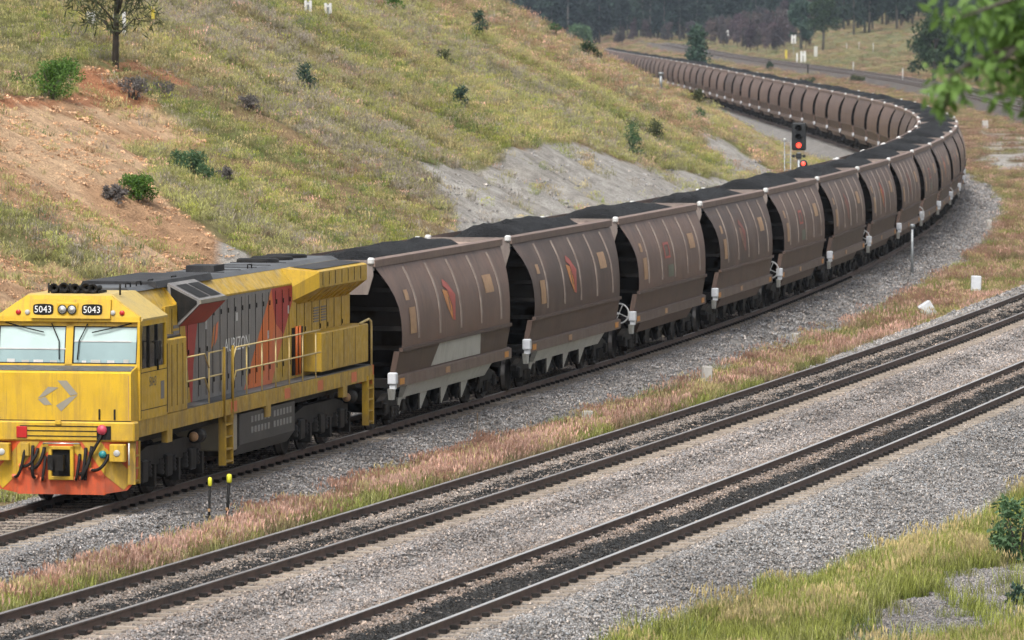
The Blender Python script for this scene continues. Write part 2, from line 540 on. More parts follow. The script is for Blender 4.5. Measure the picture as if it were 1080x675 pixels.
def near_arc(x0, h, k, y0):
    n = np.arange(-140, 320, .5)
    th = h + k * n
    x = np.concatenate([[0], np.cumsum(np.cos(th[:-1]) * .5)]); y = np.concatenate([[0], np.cumsum(np.sin(th[:-1]) * .5)])
    j = int(np.searchsorted(n, -40))
    return x + x0 - x[j], y + y0 - y[j]
def far_line(xn, yn, cut, fx):
    keep = yn < cut
    yy = yn[keep]; xx = xn[keep]
    sl = (xx[-1] - xx[-2]) / (yy[-1] - yy[-2])
    Yf = np.arange(yy[-1] + 2, 3000, 2.0)
    xf = hermite([yy[-1], 632, 831, 1350, 1800, 3000], [xx[-1]] + [a + fx for a in (52.5, 55.5, 45.7, 33, 0)], Yf, [sl, .03, .004, -.025, -.029, -.03])
    return np.concatenate([xx, xf]), np.concatenate([yy, Yf])
X2, Y2 = far_line(*near_arc(-9.757, 1.342, .467e-3, 75.914), 255, 0)
X3, Y3 = far_line(*near_arc(-3.491, 1.348, .400e-3, 83.727), 255, 4.2)
ZK = [0, 139, 340, 440, 540, 737, 1125, 1500, 3000]
def z1(y): return hermite(ZK, [0, 0, .14, .32, .6, 1.25, 1.5, 2.2, 12], y)
def z2(y): return hermite([0, 200, 320, 632, 831, 1350, 1700, 3000], [.70, .70, .6, .9, 1.5, 3.4, 6, 15], y)
def z3(y): return hermite([0, 200, 320, 632, 831, 1350, 1700, 3000], [.40, .40, .55, .9, 1.5, 3.4, 6, 15], y)
def x1(y): return np.interp(y, Y1, X1)
def x2(y): return np.interp(y, Y2, X2)
def x3(y): return np.interp(y, Y3, X3)
SL1 = np.gradient(X1, Y1); SL2 = np.gradient(X2, Y2); SL3 = np.gradient(X3, Y3)
def off(x, y, n):
    """distance to the right of track n's centre line"""
    xt, sl = ((x1, (Y1, SL1)), (x2, (Y2, SL2)), (x3, (Y3, SL3)))[n - 1]
    return (x - xt(y)) / np.sqrt(1 + np.interp(y, *sl) ** 2)
def s_of(y): return np.interp(y, Y1, S1)

# ------------------------------------------------------------------ terrain height
def hz(x, y, rough=True):
    x = np.asarray(x, float); y = np.asarray(y, float)
    o1, o2, o3 = off(x, y, 1), off(x, y, 2), off(x, y, 3)
    a, b_, c = z1(y), z2(y), z3(y)
    wd = np.clip((x - x1(y)) / np.maximum(x2(y) - x1(y), 1), 0, 1)
    wd = wd * wd * (3 - 2 * wd)
    z = (a - .72) * (1 - wd) + (np.minimum(b_, c) - .95) * wd
    if rough:
        near = np.exp(-np.maximum(y - 100, 0) / 400)
        z = z + (fbm(x, y, 6, 3, 5) - .5) * .22 * np.where(o3 > 2.5, 1, .5)
    # right of the double track the ground climbs towards the wood, far off it becomes a ridge
    z = z + .12 * np.clip(o3 - 12, 0, 200) * sstep(500, 1000, y)
    z = z + 130 * sstep(2700, 5000, y)
    # cutting slope on the inside of the curve
    d = -o1
    s = s_of(y)
    toe = 5.2 + 1.2 * (fbm(s, s * 0 + 3, 30, 2, 9) - .5)
    env = 1 - sstep(405, 570, y)
    rise = np.maximum(d - toe, 0)
    hill = 42 * (1 - np.exp(-rise * .50 / 42 * (1 + rise * .008)))
    if rough:
        g = np.clip(rise / 6, 0, 1)
        hill = hill + g * ((fbm(x, y, 22, 3, 31) - .5) * 2.0 + (fbm(x, y, 5, 3, 41) - .5) * .55)
        gul = np.abs(fbm(s * 1.0, d * .12, 7, 3, 77) - .5) * 2
        hill = hill - g * .5 * np.exp(-(gul / .12) ** 2)
    z = z + np.maximum(hill, 0) * env
    # ballast beds
    def bed(o, zt, sl):
        q = np.abs(o)
        return zt - .205 - np.maximum(q - 1.62, 0) * sl
    z = np.maximum(z, bed(o1, a, .5))
    z = np.maximum(z, bed(o2, b_, .55))
    z = np.maximum(z, bed(o3, c, .42))
    tt = np.clip(o2 / np.maximum(o2 - o3, .5), 0, 1)
    mid = (o2 > 0) & (o3 < 0)
    z = np.where(mid, np.maximum(z, b_ * (1 - tt) + c * tt - .205 - .05 * np.sin(tt * math.pi)), z)
    return z

_cp, _sp = math.cos(R(CAM_PITCH)), math.sin(R(CAM_PITCH))
def to_px(x, y, z):
    dz = z - CAM_H
    dd = y * _cp - dz * _sp
    u = y * _sp + dz * _cp
    return 540 + F_PX * x / dd, 337.5 - F_PX * u / dd
def ray(px, py):
    a, b_ = (px - 540) / F_PX, -(py - 337.5) / F_PX
    return np.array([a, _cp + b_ * _sp, -_sp + b_ * _cp])
def ground_at(px, py, y0=80, y1=3200):
    """where the sight line through a photograph pixel meets the ground"""
    d = ray(px, py)
    ys = np.concatenate([np.arange(y0, 600, .25), np.arange(600, y1, 2.0)])
    tt = ys / d[1]
    hit = np.nonzero(CAM_H + d[2] * tt <= hz(d[0] * tt, ys))[0]
    k = hit[0] if len(hit) else len(ys) - 1
    p = (float(d[0] * tt[k]), float(ys[k]))
    return (p[0], p[1], float(hz(np.array([p[0]]), np.array([p[1]]))[0]))

def inpoly(px, py, poly):
    r = np.zeros(px.shape, bool)
    n = len(poly)
    for i in range(n):
        (xa, ya), (xb, yb) = poly[i], poly[(i + 1) % n]
        if ya == yb: continue
        c = ((ya > py) != (yb > py)) & (px < (xb - xa) * (py - ya) / (yb - ya) + xa)
        r ^= c
    return r

EARTH = [[(-20, 100), (60, 104), (92, 72), (130, 82), (168, 118), (225, 150), (205, 165), (140, 150), (150, 190), (205, 235), (262, 292), (150, 305), (95, 262), (45, 222), (-20, 202)],
         [(-20, 268), (40, 282), (110, 300), (160, 330), (-20, 330)],
         [(404, 58), (425, 68), (462, 84), (466, 90), (425, 78), (402, 66)],
         [(112, 66), (150, 64), (198, 78), (205, 88), (150, 84), (120, 78)]]
SCREE = [[(436, 160), (470, 176), (505, 180), (535, 160), (600, 148), (650, 172), (720, 178), (792, 196), (830, 232), (480, 262), (478, 220), (455, 190)],
         [(735, 140), (760, 146), (808, 176), (815, 192), (775, 188), (745, 160)],
         [(1035, 140), (1075, 135), (1100, 170), (1060, 185), (1040, 170)],
         [(225, 262), (258, 268), (280, 290), (230, 292)]]
STRAW = [[(688, 92), (700, 94), (850, 146), (880, 170), (838, 176), (760, 128), (700, 104)]]

def zones(x, y):
    """ground cover at a point: dict of 0..1 masks"""
    o1, o2, o3 = off(x, y, 1), off(x, y, 2), off(x, y, 3)
    z = hz(x, y)
    px, py = to_px(x, y, z)
    jx = (fbm(x, y, 3.0, 3, 61) - .5); jy = (fbm(x, y, 3.0, 3, 67) - .5)
    scl = np.clip(F_PX / y * .9, 8, 80)
    qx, qy = px + jx * scl * 1.4, py + jy * scl * .7
    edge = (fbm(x, y, 2.2, 3, 71) - .5) * 1.6
    m = {}
    near_edge = np.interp(y, [90, 120, 150, 180, 240, 400], [2.35, 2.5, 2.8, 3.25, 3.4, 3.7])
    b1 = (o1 < near_edge + edge * .5) & (o1 > -3.6 - edge * .4)
    e2 = np.interp(y, [90, 140, 165, 185, 230, 400], [-1.15, -1.2, -1.5, -2.6, -3.0, -2.6])
    e3 = np.interp(y, [85, 96, 112, 129, 150, 200, 600], [2.6, 2.85, 3.5, 4.2, 4.2, 3.4, 3.0])
    b2 = (o2 > e2 + edge * .25) & (o3 < e3 + edge * .6)
    b1 &= y < 1350; b2 &= y < 1650
    m['ballast'] = b1 | b2
    m['b1'] = b1
    left = (o1 < -3.6)
    m['hill'] = left & (y < 460)
    e = np.zeros(x.shape, bool)
    for p in EARTH: e |= inpoly(qx, qy, p)
    m['earth'] = e & m['hill']
    e = np.zeros(x.shape, bool)
    for p in SCREE[:2] + SCREE[3:]: e |= inpoly(qx, qy, p)
    m['scree'] = (e & m['hill']) | (inpoly(qx, qy, SCREE[2]) & (o1 > 4) & (y < 600) & (fbm(x, y, 5, 3, 73) > .47))
    e = np.zeros(x.shape, bool)
    for p in STRAW: e |= inpoly(qx, qy, p)
    m['straw'] = e & left
    m['strip'] = (~m['ballast']) & (o1 > 0) & (o2 < 0)
    fore = (~m['ballast']) & (o3 > 0)
    m['fore'] = fore
    # worn gravel patch in the foreground beside the tracks
    v = o3 + edge * 1.1
    lo = np.interp(y, [88, 100, 110, 120, 140], [5.0, 5.0, 5.4, 6.0, 7.0])
    hi = np.interp(y, [88, 96, 102, 110, 140], [6.4, 7.0, 8.6, 10.2, 12.0])
    m['path'] = fore & (v > lo) & (v < hi) & (y < 145)
    m['o1'], m['o2'], m['o3'], m['px'], m['py'], m['z'] = o1, o2, o3, px, py, z
    return m

# ------------------------------------------------------------------ ground sheet
def axis(segs):
    r = []
    for a, b_, st in segs:
        r += list(np.arange(a, b_, st))
    return np.array(r + [segs[-1][1]])
gx = axis([(-1600, -200, 100), (-200, -60, 10), (-60, -20, 1.2), (-20, 26, .3), (26, 70, .9), (70, 200, 10), (200, 1600, 100)])
gy = axis([(20, 80, 4), (80, 150, .3), (150, 260, .5), (260, 480, 1.0), (480, 1000, 5), (1000, 3000, 25), (3000, 6400, 200)])
GX, GY = np.meshgrid(gx, gy)
fx, fy = GX.ravel(), GY.ravel()
Z = zones(fx, fy)
gz = Z['z'] + np.where(Z['earth'] | Z['scree'], (fbm(fx, fy, 1.1, 3, 91) - .5) * .25 + (fbm(Z['o1'] * .25, fy, 1.3, 3, 93) - .5) * np.where(Z['scree'], .30, .40), 0)
n1 = fbm(fx, fy, 9, 4, 101); n2 = fbm(fx, fy, 2.2, 3, 111); n3 = fbm(fx, fy, 30, 3, 121)
def lerp(a, b_, q): return np.asarray(a)[None, :] * (1 - q[:, None]) + np.asarray(b_)[None, :] * q[:, None]
col = lerp((.19, .17, .08), (.26, .18, .11), sstep(.35, .65, n1))
col = np.where(((n3 > .52) & Z['hill'])[:, None], lerp((.20, .20, .085), (.17, .165, .075), n2), col)
def put(mask, c):
    col[mask] = c[mask]
right = (Z['o3'] > 0) & (fy > 150)
put(right | Z['strip'], lerp((.17, .105, .07), (.15, .13, .06), sstep(.4, .6, n1)))
put(Z['fore'] & (fy < 150), lerp((.14, .14, .06), (.20, .16, .10), n2))
put((fy > 480) & (Z['o1'] > 0) & (Z['o2'] < -3), lerp((.24, .15, .10), (.20, .18, .08), sstep(.35, .6, n1)))
put((fy > 480) & (Z['o3'] > 4), lerp((.24, .20, .10), (.15, .16, .075), sstep(.35, .62, n1)))
put((fy > 480) & (Z['o1'] < -4), lerp((.25, .15, .10), (.27, .22, .11), sstep(.35, .62, n1)))
put(fy > 2500, lerp((.04, .05, .035), (.05, .06, .04), n1))
put(Z['earth'], lerp((.55, .385, .25), (.42, .265, .16), sstep(.40, .60, n2)))
redtop = Z['earth'] & (Z['py'] < 112) & (Z['px'] < 260)
put(redtop, lerp((.42, .19, .10), (.36, .20, .12), n2))
put(Z['scree'], lerp((.38, .37, .355), (.335, .32, .30), sstep(.35, .65, n2)))
put(Z['straw'], lerp((.42, .33, .17), (.34, .27, .14), n2))
put(Z['path'], lerp((.22, .215, .215), (.27, .25, .23), n2))
far_b = Z['ballast'] & (fy > 520) & ~Z['b1']
col_far = lerp((.11, .10, .095), (.15, .135, .125), n2)
inner2 = (np.abs(Z['o2']) < .95) | (np.abs(Z['o3']) < .95)
put(Z['ballast'], lerp((.24, .235, .235), (.29, .28, .275), n2))
put(inner2, lerp((.17, .145, .12), (.22, .19, .16), n2))
put(far_b, col_far)
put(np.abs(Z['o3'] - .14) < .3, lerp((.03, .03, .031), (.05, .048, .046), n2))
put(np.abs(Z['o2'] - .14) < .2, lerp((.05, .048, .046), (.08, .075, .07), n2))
nx_, ny_ = len(gx), len(gy)
ii = np.arange(nx_ * ny_).reshape(ny_, nx_)
quads = np.stack([ii[:-1, :-1], ii[:-1, 1:], ii[1:, 1:], ii[1:, :-1]], -1).reshape(-1, 4)
gm = bpy.data.meshes.new('ground')
gm.vertices.add(len(fx)); gm.loops.add(quads.size); gm.polygons.add(len(quads))
gm.vertices.foreach_set('co', np.stack([fx, fy, gz], 1).astype(np.float32).ravel())
gm.loops.foreach_set('vertex_index', quads.astype(np.int32).ravel())
gm.polygons.foreach_set('loop_start', (np.arange(len(quads)) * 4).astype(np.int32))
gm.polygons.foreach_set('use_smooth', np.ones(len(quads), bool))
gm.update(calc_edges=True)
ca = gm.attributes.new('Col', 'FLOAT_COLOR', 'POINT')
ca.data.foreach_set('color', np.concatenate([col, np.ones((len(fx), 1))], 1).astype(np.float32).ravel())
m, t, b = new_mat('ground_cover')
at_ = t.nodes.new('ShaderNodeAttribute'); at_.attribute_name = 'Col'
tc = t.nodes.new('ShaderNodeTexCoord')
na = noise(t, tc.outputs['Object'], 1.7, 6, .65)
nb = noise(t, tc.outputs['Object'], 17.0, 4, .6)
c_ = mixc(t, 1.0, at_.outputs['Color'], ramp(t, na, .28, .72, (.62, .60, .58, 1), (1.32, 1.3, 1.25, 1)), 'MULTIPLY')
c_ = mixc(t, 1.0, c_, ramp(t, nb, .3, .7, (.65, .64, .63, 1), (1.3, 1.3, 1.3, 1)), 'MULTIPLY')
t.links.new(c_, b.inputs['Base Color'])
b.inputs['Roughness'].default_value = .95
b.inputs['Specular IOR Level'].default_value = .15
ad = t.nodes.new('ShaderNodeMath'); ad.operation = 'ADD'
t.links.new(na, ad.inputs[0]); t.links.new(nb, ad.inputs[1])
bump(t, b, ad.outputs[0], .8, .18)
MATS['ground_cover'] = m
gm.materials.append(m)
ground = link('ground', gm)
tag(ground, 'railway cutting floor and slope of earth, scree and ballast under the tracks', 'ground', kind='structure')

# ------------------------------------------------------------------ tracks
RAIL = [(-.07, 0), (-.07, .012), (-.018, .035), (-.010, .05), (-.010, .12), (-.034, .135), (-.036, .165), (-.028, .172),
        (.028, .172), (.036, .165), (.034, .135), (.010, .12), (.010, .05), (.018, .035), (.07, .012), (.07, 0)]
def sweep_rail(xs, ys, zs, o, name, mats, parent):
    n = len(RAIL)
    tx = np.gradient(xs); ty = np.gradient(ys); ln = np.hypot(tx, ty)
    nxv, nyv = ty / ln, -tx / ln                         # to the right
    P = np.array(RAIL)
    V = np.empty((len(xs), n, 3))
    V[:, :, 0] = xs[:, None] + nxv[:, None] * (o + P[None, :, 0])
    V[:, :, 1] = ys[:, None] + nyv[:, None] * (o + P[None, :, 0])
    V[:, :, 2] = zs[:, None] - .172 + P[None, :, 1]
    mb = MB()
    vs = V.reshape(-1, 3).tolist()
    fs = []; mi = []
    for i in range(len(xs) - 1):
        for k in range(n):
            k2 = (k + 1) % n
            fs.append((i * n + k, i * n + k2, (i + 1) * n + k2, (i + 1) * n + k))
            mi.append(1 if k in (6, 7, 8) else 0)
    mb.v = vs; mb.f = fs; mb.m = mi; mb.sm = [False] * len(fs)
    return mb.build(name, mats, parent)

SLEEPER = MB()
SLEEPER.hull([(sx * a, sy * .125 if z < -.1 else sy * .10, z) for sx in (-1, 1) for sy in (-1, 1) for (a, z) in ((1.27, -.2), (1.25, 0))] +
             [(sx * .35, sy * .10, 0.0) for sx in (-1, 1) for sy in (-1, 1)])
sleeper_me = SLEEPER.mesh('sleeper', 'concrete_sleeper')
def track(name, X, Y, zf, y_lo, y_sl, y_hi, head, label):
    root = empty(name, (float(np.interp(y_lo, Y, X)), y_lo, float(zf(np.array([y_lo]))[0])))
    tag(root, label, 'railway track', 'railway tracks through the cutting')
    Yq = np.concatenate([np.arange(y_lo, 420, 1.5), np.arange(420, y_hi, 8.0)])
    Xq = np.interp(Yq, Y, X)
    inv = Matrix.Translation(-root.location)
    rl = np.array(root.location)
    for o in (-.7535, .7535):
        sweep_rail(Xq - rl[0], Yq - rl[1], zf(Yq) - rl[2], o, 'rail', ['rail_rust', head], root)
    L_ = np.concatenate([[0], np.cumsum(np.hypot(np.diff(X), np.diff(Y)))])
    l0, l1 = np.interp([y_lo, y_sl], Y, L_)
    clips = MB()
    sl = np.arange(l0, l1, .66)[:300]
    for i, l in enumerate(sl):
        y = np.interp(l, L_, Y); x = np.interp(y, Y, X)
        y2_ = np.interp(l + .5, L_, Y); a = math.atan2(y2_ - y, np.interp(y2_, Y, X) - x)
        z = float(zf(np.array([y]))[0])
        o = bpy.data.objects.new('sleeper', sleeper_me)
        COL.objects.link(o); o.parent = root
        o.location = (x - rl[0], y - rl[1], z - .167 - rl[2] + random.uniform(-.006, .006))
        o.rotation_euler = (0, 0, a - math.pi / 2 + random.uniform(-.012, .012))
        ca_, sa_ = math.cos(a), math.sin(a)
        for oo in (-.7535, .7535):
            for sd in (-1, 1):
                q = oo + sd * .105
                cx, cy = x - rl[0] + sa_ * q, y - rl[1] - ca_ * q
                e = .055
                pts = [(cx + ca_ * dx * e * .9 - sa_ * -dy * e, cy + sa_ * dx * e * .9 - ca_ * dy * e, z - rl[2] - .178 + dz) for dx in (-1, 1) for dy in (-1, 1) for dz in (0, .075)]
                clips.add(pts, [(0, 1, 3, 2), (4, 6, 7, 5), (0, 4, 5, 1), (2, 3, 7, 6), (1, 5, 7, 3)])
    tag(clips.build('rail_clips', 'iron', root, fix=False), kind='stuff')
    # beyond the sleepers that can be told apart: one low strip of sleepers, joined
    far = MB()
    l = l0 + len(sl) * .66
    lend = np.interp(min(y_hi, 1500), Y, L_)
    while l < lend:
        y = np.interp(l, L_, Y)
        x = np.interp(y, Y, X); y2_ = np.interp(l + .5, L_, Y); a = math.atan2(y2_ - y, np.interp(y2_, Y, X) - x)
        z = float(zf(np.array([y]))[0]) - rl[2] - .178
        ca_, sa_ = math.cos(a), math.sin(a)
        pts = [(x - rl[0] + sa_ * q * 1.25 + ca_ * h_ * .11, y - rl[1] - ca_ * q * 1.25 + sa_ * h_ * .11, z) for q in (-1, 1) for h_ in (-1, 1)]
        far.add(pts, [(0, 1, 3, 2)])
        l += .66 if y < 500 else 2.0
    if far.f:
        tag(far.build('far_sleepers', 'concrete_sleeper', root, fix=False), kind='stuff')
    return root
track('railway_track', X1, Y1, z1, 84, 230, 1250, 'rail_head_dull', 'curved track under the coal train and yellow locomotive')
track('railway_track', X2, Y2, z2, 70, 262, 1600, 'rail_head_dull', 'middle track between the pink grass strip and the nearest track')
track('railway_track', X3, Y3, z3, 70, 250, 1600, 'rail_head', 'nearest track with bright rail heads beside the green foreground grass')

# ------------------------------------------------------------------ scattering of uncountable stuff
PROTO = {}
def proto_collection(name, meshes):
    c = bpy.data.collections.new(name)
    for i, me in enumerate(meshes):
        o = bpy.data.objects.new('%s_%02d' % (name, i), me)
        c.objects.link(o)
    return c
def scatter(name, pts, rot, scl, idx, tint, coll, label, cat, tip=None):
    me = bpy.data.meshes.new(name)
    n = len(pts)
    me.vertices.add(n)
    me.vertices.foreach_set('co', np.asarray(pts, np.float32).ravel())
    def attr(nm, a, ty, key):
        at = me.attributes.new(nm, ty, 'POINT')
        at.data.foreach_set(key, a.ravel())
    attr('rot', np.asarray(rot, np.float32), 'FLOAT_VECTOR', 'vector')
    attr('scl', np.asarray(scl, np.float32), 'FLOAT_VECTOR', 'vector')
    attr('idx', np.asarray(idx, np.int32), 'INT', 'value')
    attr('tint', np.asarray(tint, np.float32), 'FLOAT_VECTOR', 'vector')
    if tip is not None: attr('tip', np.asarray(tip, np.float32), 'FLOAT_VECTOR', 'vector')
    o = link(name, me)
    ng = bpy.data.node_groups.new(name, 'GeometryNodeTree')
    ng.interface.new_socket('Geometry', in_out='INPUT', socket_type='NodeSocketGeometry')
    ng.interface.new_socket('Geometry', in_out='OUTPUT', socket_type='NodeSocketGeometry')
    N = ng.nodes.new
    gi, go = N('NodeGroupInput'), N('NodeGroupOutput')
    ci = N('GeometryNodeCollectionInfo')
    ci.inputs['Collection'].default_value = coll
    ci.inputs['Separate Children'].default_value = True
    ci.inputs['Reset Children'].default_value = True
    ip = N('GeometryNodeInstanceOnPoints')
    ip.inputs['Pick Instance'].default_value = True
    def named(nm, ty):
        q = N('GeometryNodeInputNamedAttribute'); q.data_type = ty; q.inputs['Name'].default_value = nm
        return q.outputs['Attribute']
    L = ng.links.new
    L(gi.outputs[0], ip.inputs['Points'])
    L(ci.outputs[0], ip.inputs['Instance'])
    L(named('idx', 'INT'), ip.inputs['Instance Index'])
    L(named('rot', 'FLOAT_VECTOR'), ip.inputs['Rotation'])
    L(named('scl', 'FLOAT_VECTOR'), ip.inputs['Scale'])
    L(ip.outputs[0], go.inputs[0])
    md = o.modifiers.new('scatter', 'NODES'); md.node_group = ng
    return tag(o, label, cat, kind='stuff')

def mesh_attr(name, V, F, mat, **attrs):
    me = bpy.data.meshes.new(name)
    me.from_pydata(V, [], F)
    me.materials.append(MATS[mat])
    for k, a in attrs.items():
        a = np.asarray(a, np.float32)
        if a.ndim == 2:
            q = me.attributes.new(k, 'FLOAT_COLOR', 'POINT')
            q.data.foreach_set('color', np.concatenate([a, np.ones((len(a), 1), np.float32)], 1).ravel())
        else:
            q = me.attributes.new(k, 'FLOAT', 'POINT')
            q.data.foreach_set('value', a)
    me.update()
    return me

def stone_cluster(n, rad, size):
    V = []; F = []; S = []
    for k in range(n):
        bm = bmesh.new()
        sx = size * random.uniform(.55, 1.25); e = (1, random.uniform(.6, 1), random.uniform(.45, .8))
        rotm = Matrix.Rotation(random.uniform(0, 6.28), 3, Vector((random.gauss(0, 1), random.gauss(0, 1), random.gauss(0, 1))).normalized())
        a = random.uniform(0, 6.28); rr = rad * math.sqrt(random.random())
        c = Vector((rr * math.cos(a), rr * math.sin(a), random.uniform(-.2, .5) * size))
        for _ in range(9):
            d = Vector((random.gauss(0, 1), random.gauss(0, 1), random.gauss(0, 1))).normalized()
            bm.verts.new(rotm @ Vector((d.x * sx * e[0], d.y * sx * e[1], d.z * sx * e[2])) + c)
        bmesh.ops.convex_hull(bm, input=bm.verts)
        for v_ in [q for q in bm.verts if not q.link_faces]: bm.verts.remove(v_)
        bm.verts.index_update()
        base = len(V)
        V += [tuple(q.co) for q in bm.verts]
        F += [tuple(base + q.index for q in f.verts) for f in bm.faces]
        g = random.choice([.5, .66, .82, .95, 1.02, 1.15, 1.35]) * random.uniform(.88, 1.12)
        warm = random.choice([0, 0, 0, .06, .1, -.05])
        S += [(g * (1 + warm * 1.3), g * (1 + warm * .1), g * (1 - warm))] * len(bm.verts)
        bm.free()
    return mesh_attr('stones', V, F, 'stone', shade=S)
stones = proto_collection('ballast_stones', [stone_cluster(13, .125, .028) for _ in range(10)])

def sample_fan(n, ya, yb, half, pw=1.0):
    """random ground points in the belt of land that the valley view takes in"""
    y = ya + (yb - ya) * rng.random(n) ** pw
    x = (rng.random(n) * 2 - 1) * (half * y + 2.0)
    return x, y
def rand_rot(n, full=True):
    return rng.random((n, 3)) * 6.283 if full else np.stack([(rng.random(n) - .5) * .25, (rng.random(n) - .5) * .25, rng.random(n) * 6.283], 1)

def ballast_points(n, ya, yb, scale):
    x, y = sample_fan(n, ya, yb, .086)
    q = zones(x, y)
    k = q['ballast'] | (q['path'] & (rng.random(n) < .8)) | (q['scree'] & (rng.random(n) < .05)) | (q['earth'] & (rng.random(n) < .16))
    o = [q['o1'], q['o2'], q['o3']]
    for j, (X, Y) in enumerate(((X1, Y1), (X2, Y2), (X3, Y3))):
        L_ = np.concatenate([[0], np.cumsum(np.hypot(np.diff(X), np.diff(Y)))])
        l = np.interp(y, Y, L_) - np.interp((84, 70, 70)[j], Y, L_)
        on = (np.abs(((l + .33) % .66) - .33) < .13) & (np.abs(o[j]) < 1.3)
        cover = np.where(np.abs(o[j]) < .66, .40, .975)
        if j: cover = np.where(np.abs(o[j] - .14) < (.40 if j == 2 else .3), .0, cover)
        k &= ~(on & (rng.random(n) < cover))
        k &= ~(np.abs(np.abs(o[j]) - .7535) < .10)
    x, y = x[k], y[k]
    q = {a: v_[k] for a, v_ in q.items()}
    z = q['z'] + .012 * scale
    for j in range(3):
        oo = np.abs(o[j][k]); z = z - np.where((oo > .8) & (oo < 1.32), .018, 0)
        if j: z = z + np.where(oo < .66, .024, 0) + np.where(np.abs(o[j][k] - .14) < .4, .018, 0)
    nn = len(x)
    g = .285 * (1 + (fbm(x, y, 1.5, 3, 201) - .5) * .5) * rng.uniform(.85, 1.15, nn)
    tint = np.stack([g * 1.02, g * .985, g * .965], 1)
    tint *= (.78 + .44 * fbm(x, y * .5, 5.0, 3, 203))[:, None]
    warm = ((q['o2'] > 0) & (q['o3'] < 0))
    tint[warm] *= np.array([1.05, 1.0, .975])
    tint[q['o3'] > 1.3] *= np.array([.95, .955, .96])
    tint[q['b1']] *= np.array([.92, .92, .93])
    tint[q['scree']] *= 1.2
    tint[q['path']] *= np.array([.86, .855, .86])
    er = q['earth']
    tint[er] = tint[er] / .285 * np.array([.52, .345, .215])
    for j in (1, 2):
        oo = o[j][k]
        ins = np.abs(oo) < .66
        tint[ins] = tint[ins] * np.array([.88, .80, .73])
        shoulder = (np.abs(oo) > .8) & (np.abs(oo) < 1.35)
        tint[shoulder] *= np.array([1.0, .94, .88])
        wob = (fbm(x * 0 + j * 9, y, 2.0, 3, 211) - .5) * .5
        core = (np.abs(oo - .14 + wob * .5) < (.36 if j == 2 else .27)) & (rng.random(nn) < (.97 if j == 2 else .80))
        tint[core] = np.stack([np.full(nn, .034)] * 3, 1)[core] * rng.uniform(.5, 1.8, (core.sum(), 1))
        blk = ins & ~core & (rng.random(nn) < .16)
        tint[blk] *= .35
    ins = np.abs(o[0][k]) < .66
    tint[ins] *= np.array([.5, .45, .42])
    return np.stack([x, y, z], 1), tint, np.where(q['earth'] | q['scree'], 1.15, np.where(q['path'], .75, 1.0)) * scale
P_, T_, C_ = [], [], []
for a in ((110000, 84, 132, 1.0), (90000, 132, 185, 1.12), (60000, 185, 320, 1.7), (22000, 320, 430, 2.5)):
    p_, t_, sc_ = ballast_points(*a)
    P_.append(p_); T_.append(t_); C_.append(np.repeat(sc_[:, None], 3, 1) * rng.uniform(.8, 1.2, (len(p_), 1)))
P_, T_, C_ = map(np.concatenate, (P_, T_, C_))
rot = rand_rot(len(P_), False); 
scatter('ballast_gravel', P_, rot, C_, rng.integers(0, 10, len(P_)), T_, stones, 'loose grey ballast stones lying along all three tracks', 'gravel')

# ------------------------------------------------------------------ grass
def tuft(nb, h, spread, wid, plume=0, lean=.5):
    V = []; F = []; A = []; S = []
    def blade(x0, y0, a, hh_, le, w_, al0=0., al1=1.):
        base = len(V)
        dx, dy = math.cos(a), math.sin(a)
        px_, py_ = -dy, dx
        g = random.uniform(.7, 1.25)
        for (tq, ww) in ((0, 1), (.45, .85), (.8, .5)):
            cx = x0 + dx * le * tq * tq; cy = y0 + dy * le * tq * tq; cz = hh_ * (tq - .12 * tq * tq)
            V.append((cx + px_ * w_ * ww, cy + py_ * w_ * ww, cz)); V.append((cx - px_ * w_ * ww, cy - py_ * w_ * ww, cz))
            A.extend([al0 + (al1 - al0) * tq] * 2); S.extend([(g, g, g)] * 2)
        V.append((x0 + dx * le, y0 + dy * le, hh_ * .88)); A.append(al1); S.append((g, g, g))
        F.extend([(base, base + 1, base + 3, base + 2), (base + 2, base + 3, base + 5, base + 4), (base + 4, base + 5, base + 6)])
        return (x0 + dx * le, y0 + dy * le, hh_ * .88)
    for _ in range(nb):
        r0 = spread * math.sqrt(random.random()); a0 = random.uniform(0, 6.28)
        blade(r0 * math.cos(a0), r0 * math.sin(a0), random.uniform(0, 6.28), h * random.uniform(.5, 1.1), h * random.uniform(.1, lean), wid * random.uniform(.7, 1.3), 0, .8)
    for _ in range(plume):
        r0 = spread * math.sqrt(random.random()); a0 = random.uniform(0, 6.28)
        tp = blade(r0 * math.cos(a0), r0 * math.sin(a0), random.uniform(0, 6.28), h * random.uniform(.9, 1.45), h * random.uniform(.1, .4), wid * .45, 0, .7)
        g = random.uniform(.75, 1.25)
        for k in range(3):
            a = random.uniform(0, 6.28); pl = random.uniform(.05, .11); pw = random.uniform(.005, .012)
            base = len(V)
            V.extend([(tp[0], tp[1], tp[2] - pl * .4), (tp[0] + pw * math.cos(a), tp[1] + pw * math.sin(a), tp[2] + pl * .1), (tp[0] + .02 * math.cos(a + 1), tp[1] + .02 * math.sin(a + 1), tp[2] + pl), (tp[0] - pw * math.cos(a), tp[1] - pw * math.sin(a), tp[2] + pl * .2)])
            A.extend([1.0] * 4); S.extend([(g, g, g)] * 4)
            F.append((base, base + 1, base + 2, base + 3))
    return mesh_attr('tuft', V, F, 'blade', shade=S, along=A)
tufts = proto_collection('grass_tufts',
    [tuft(46, .42, .24, .0055) for _ in range(4)] +            # 0-3 green, leafy
    [tuft(22, .36, .24, .005, 24) for _ in range(4)] +        # 4-7 flowering heads
    [tuft(34, .40, .34, .008, 8, .9) for _ in range(3)])      # 8-10 coarse slope grass

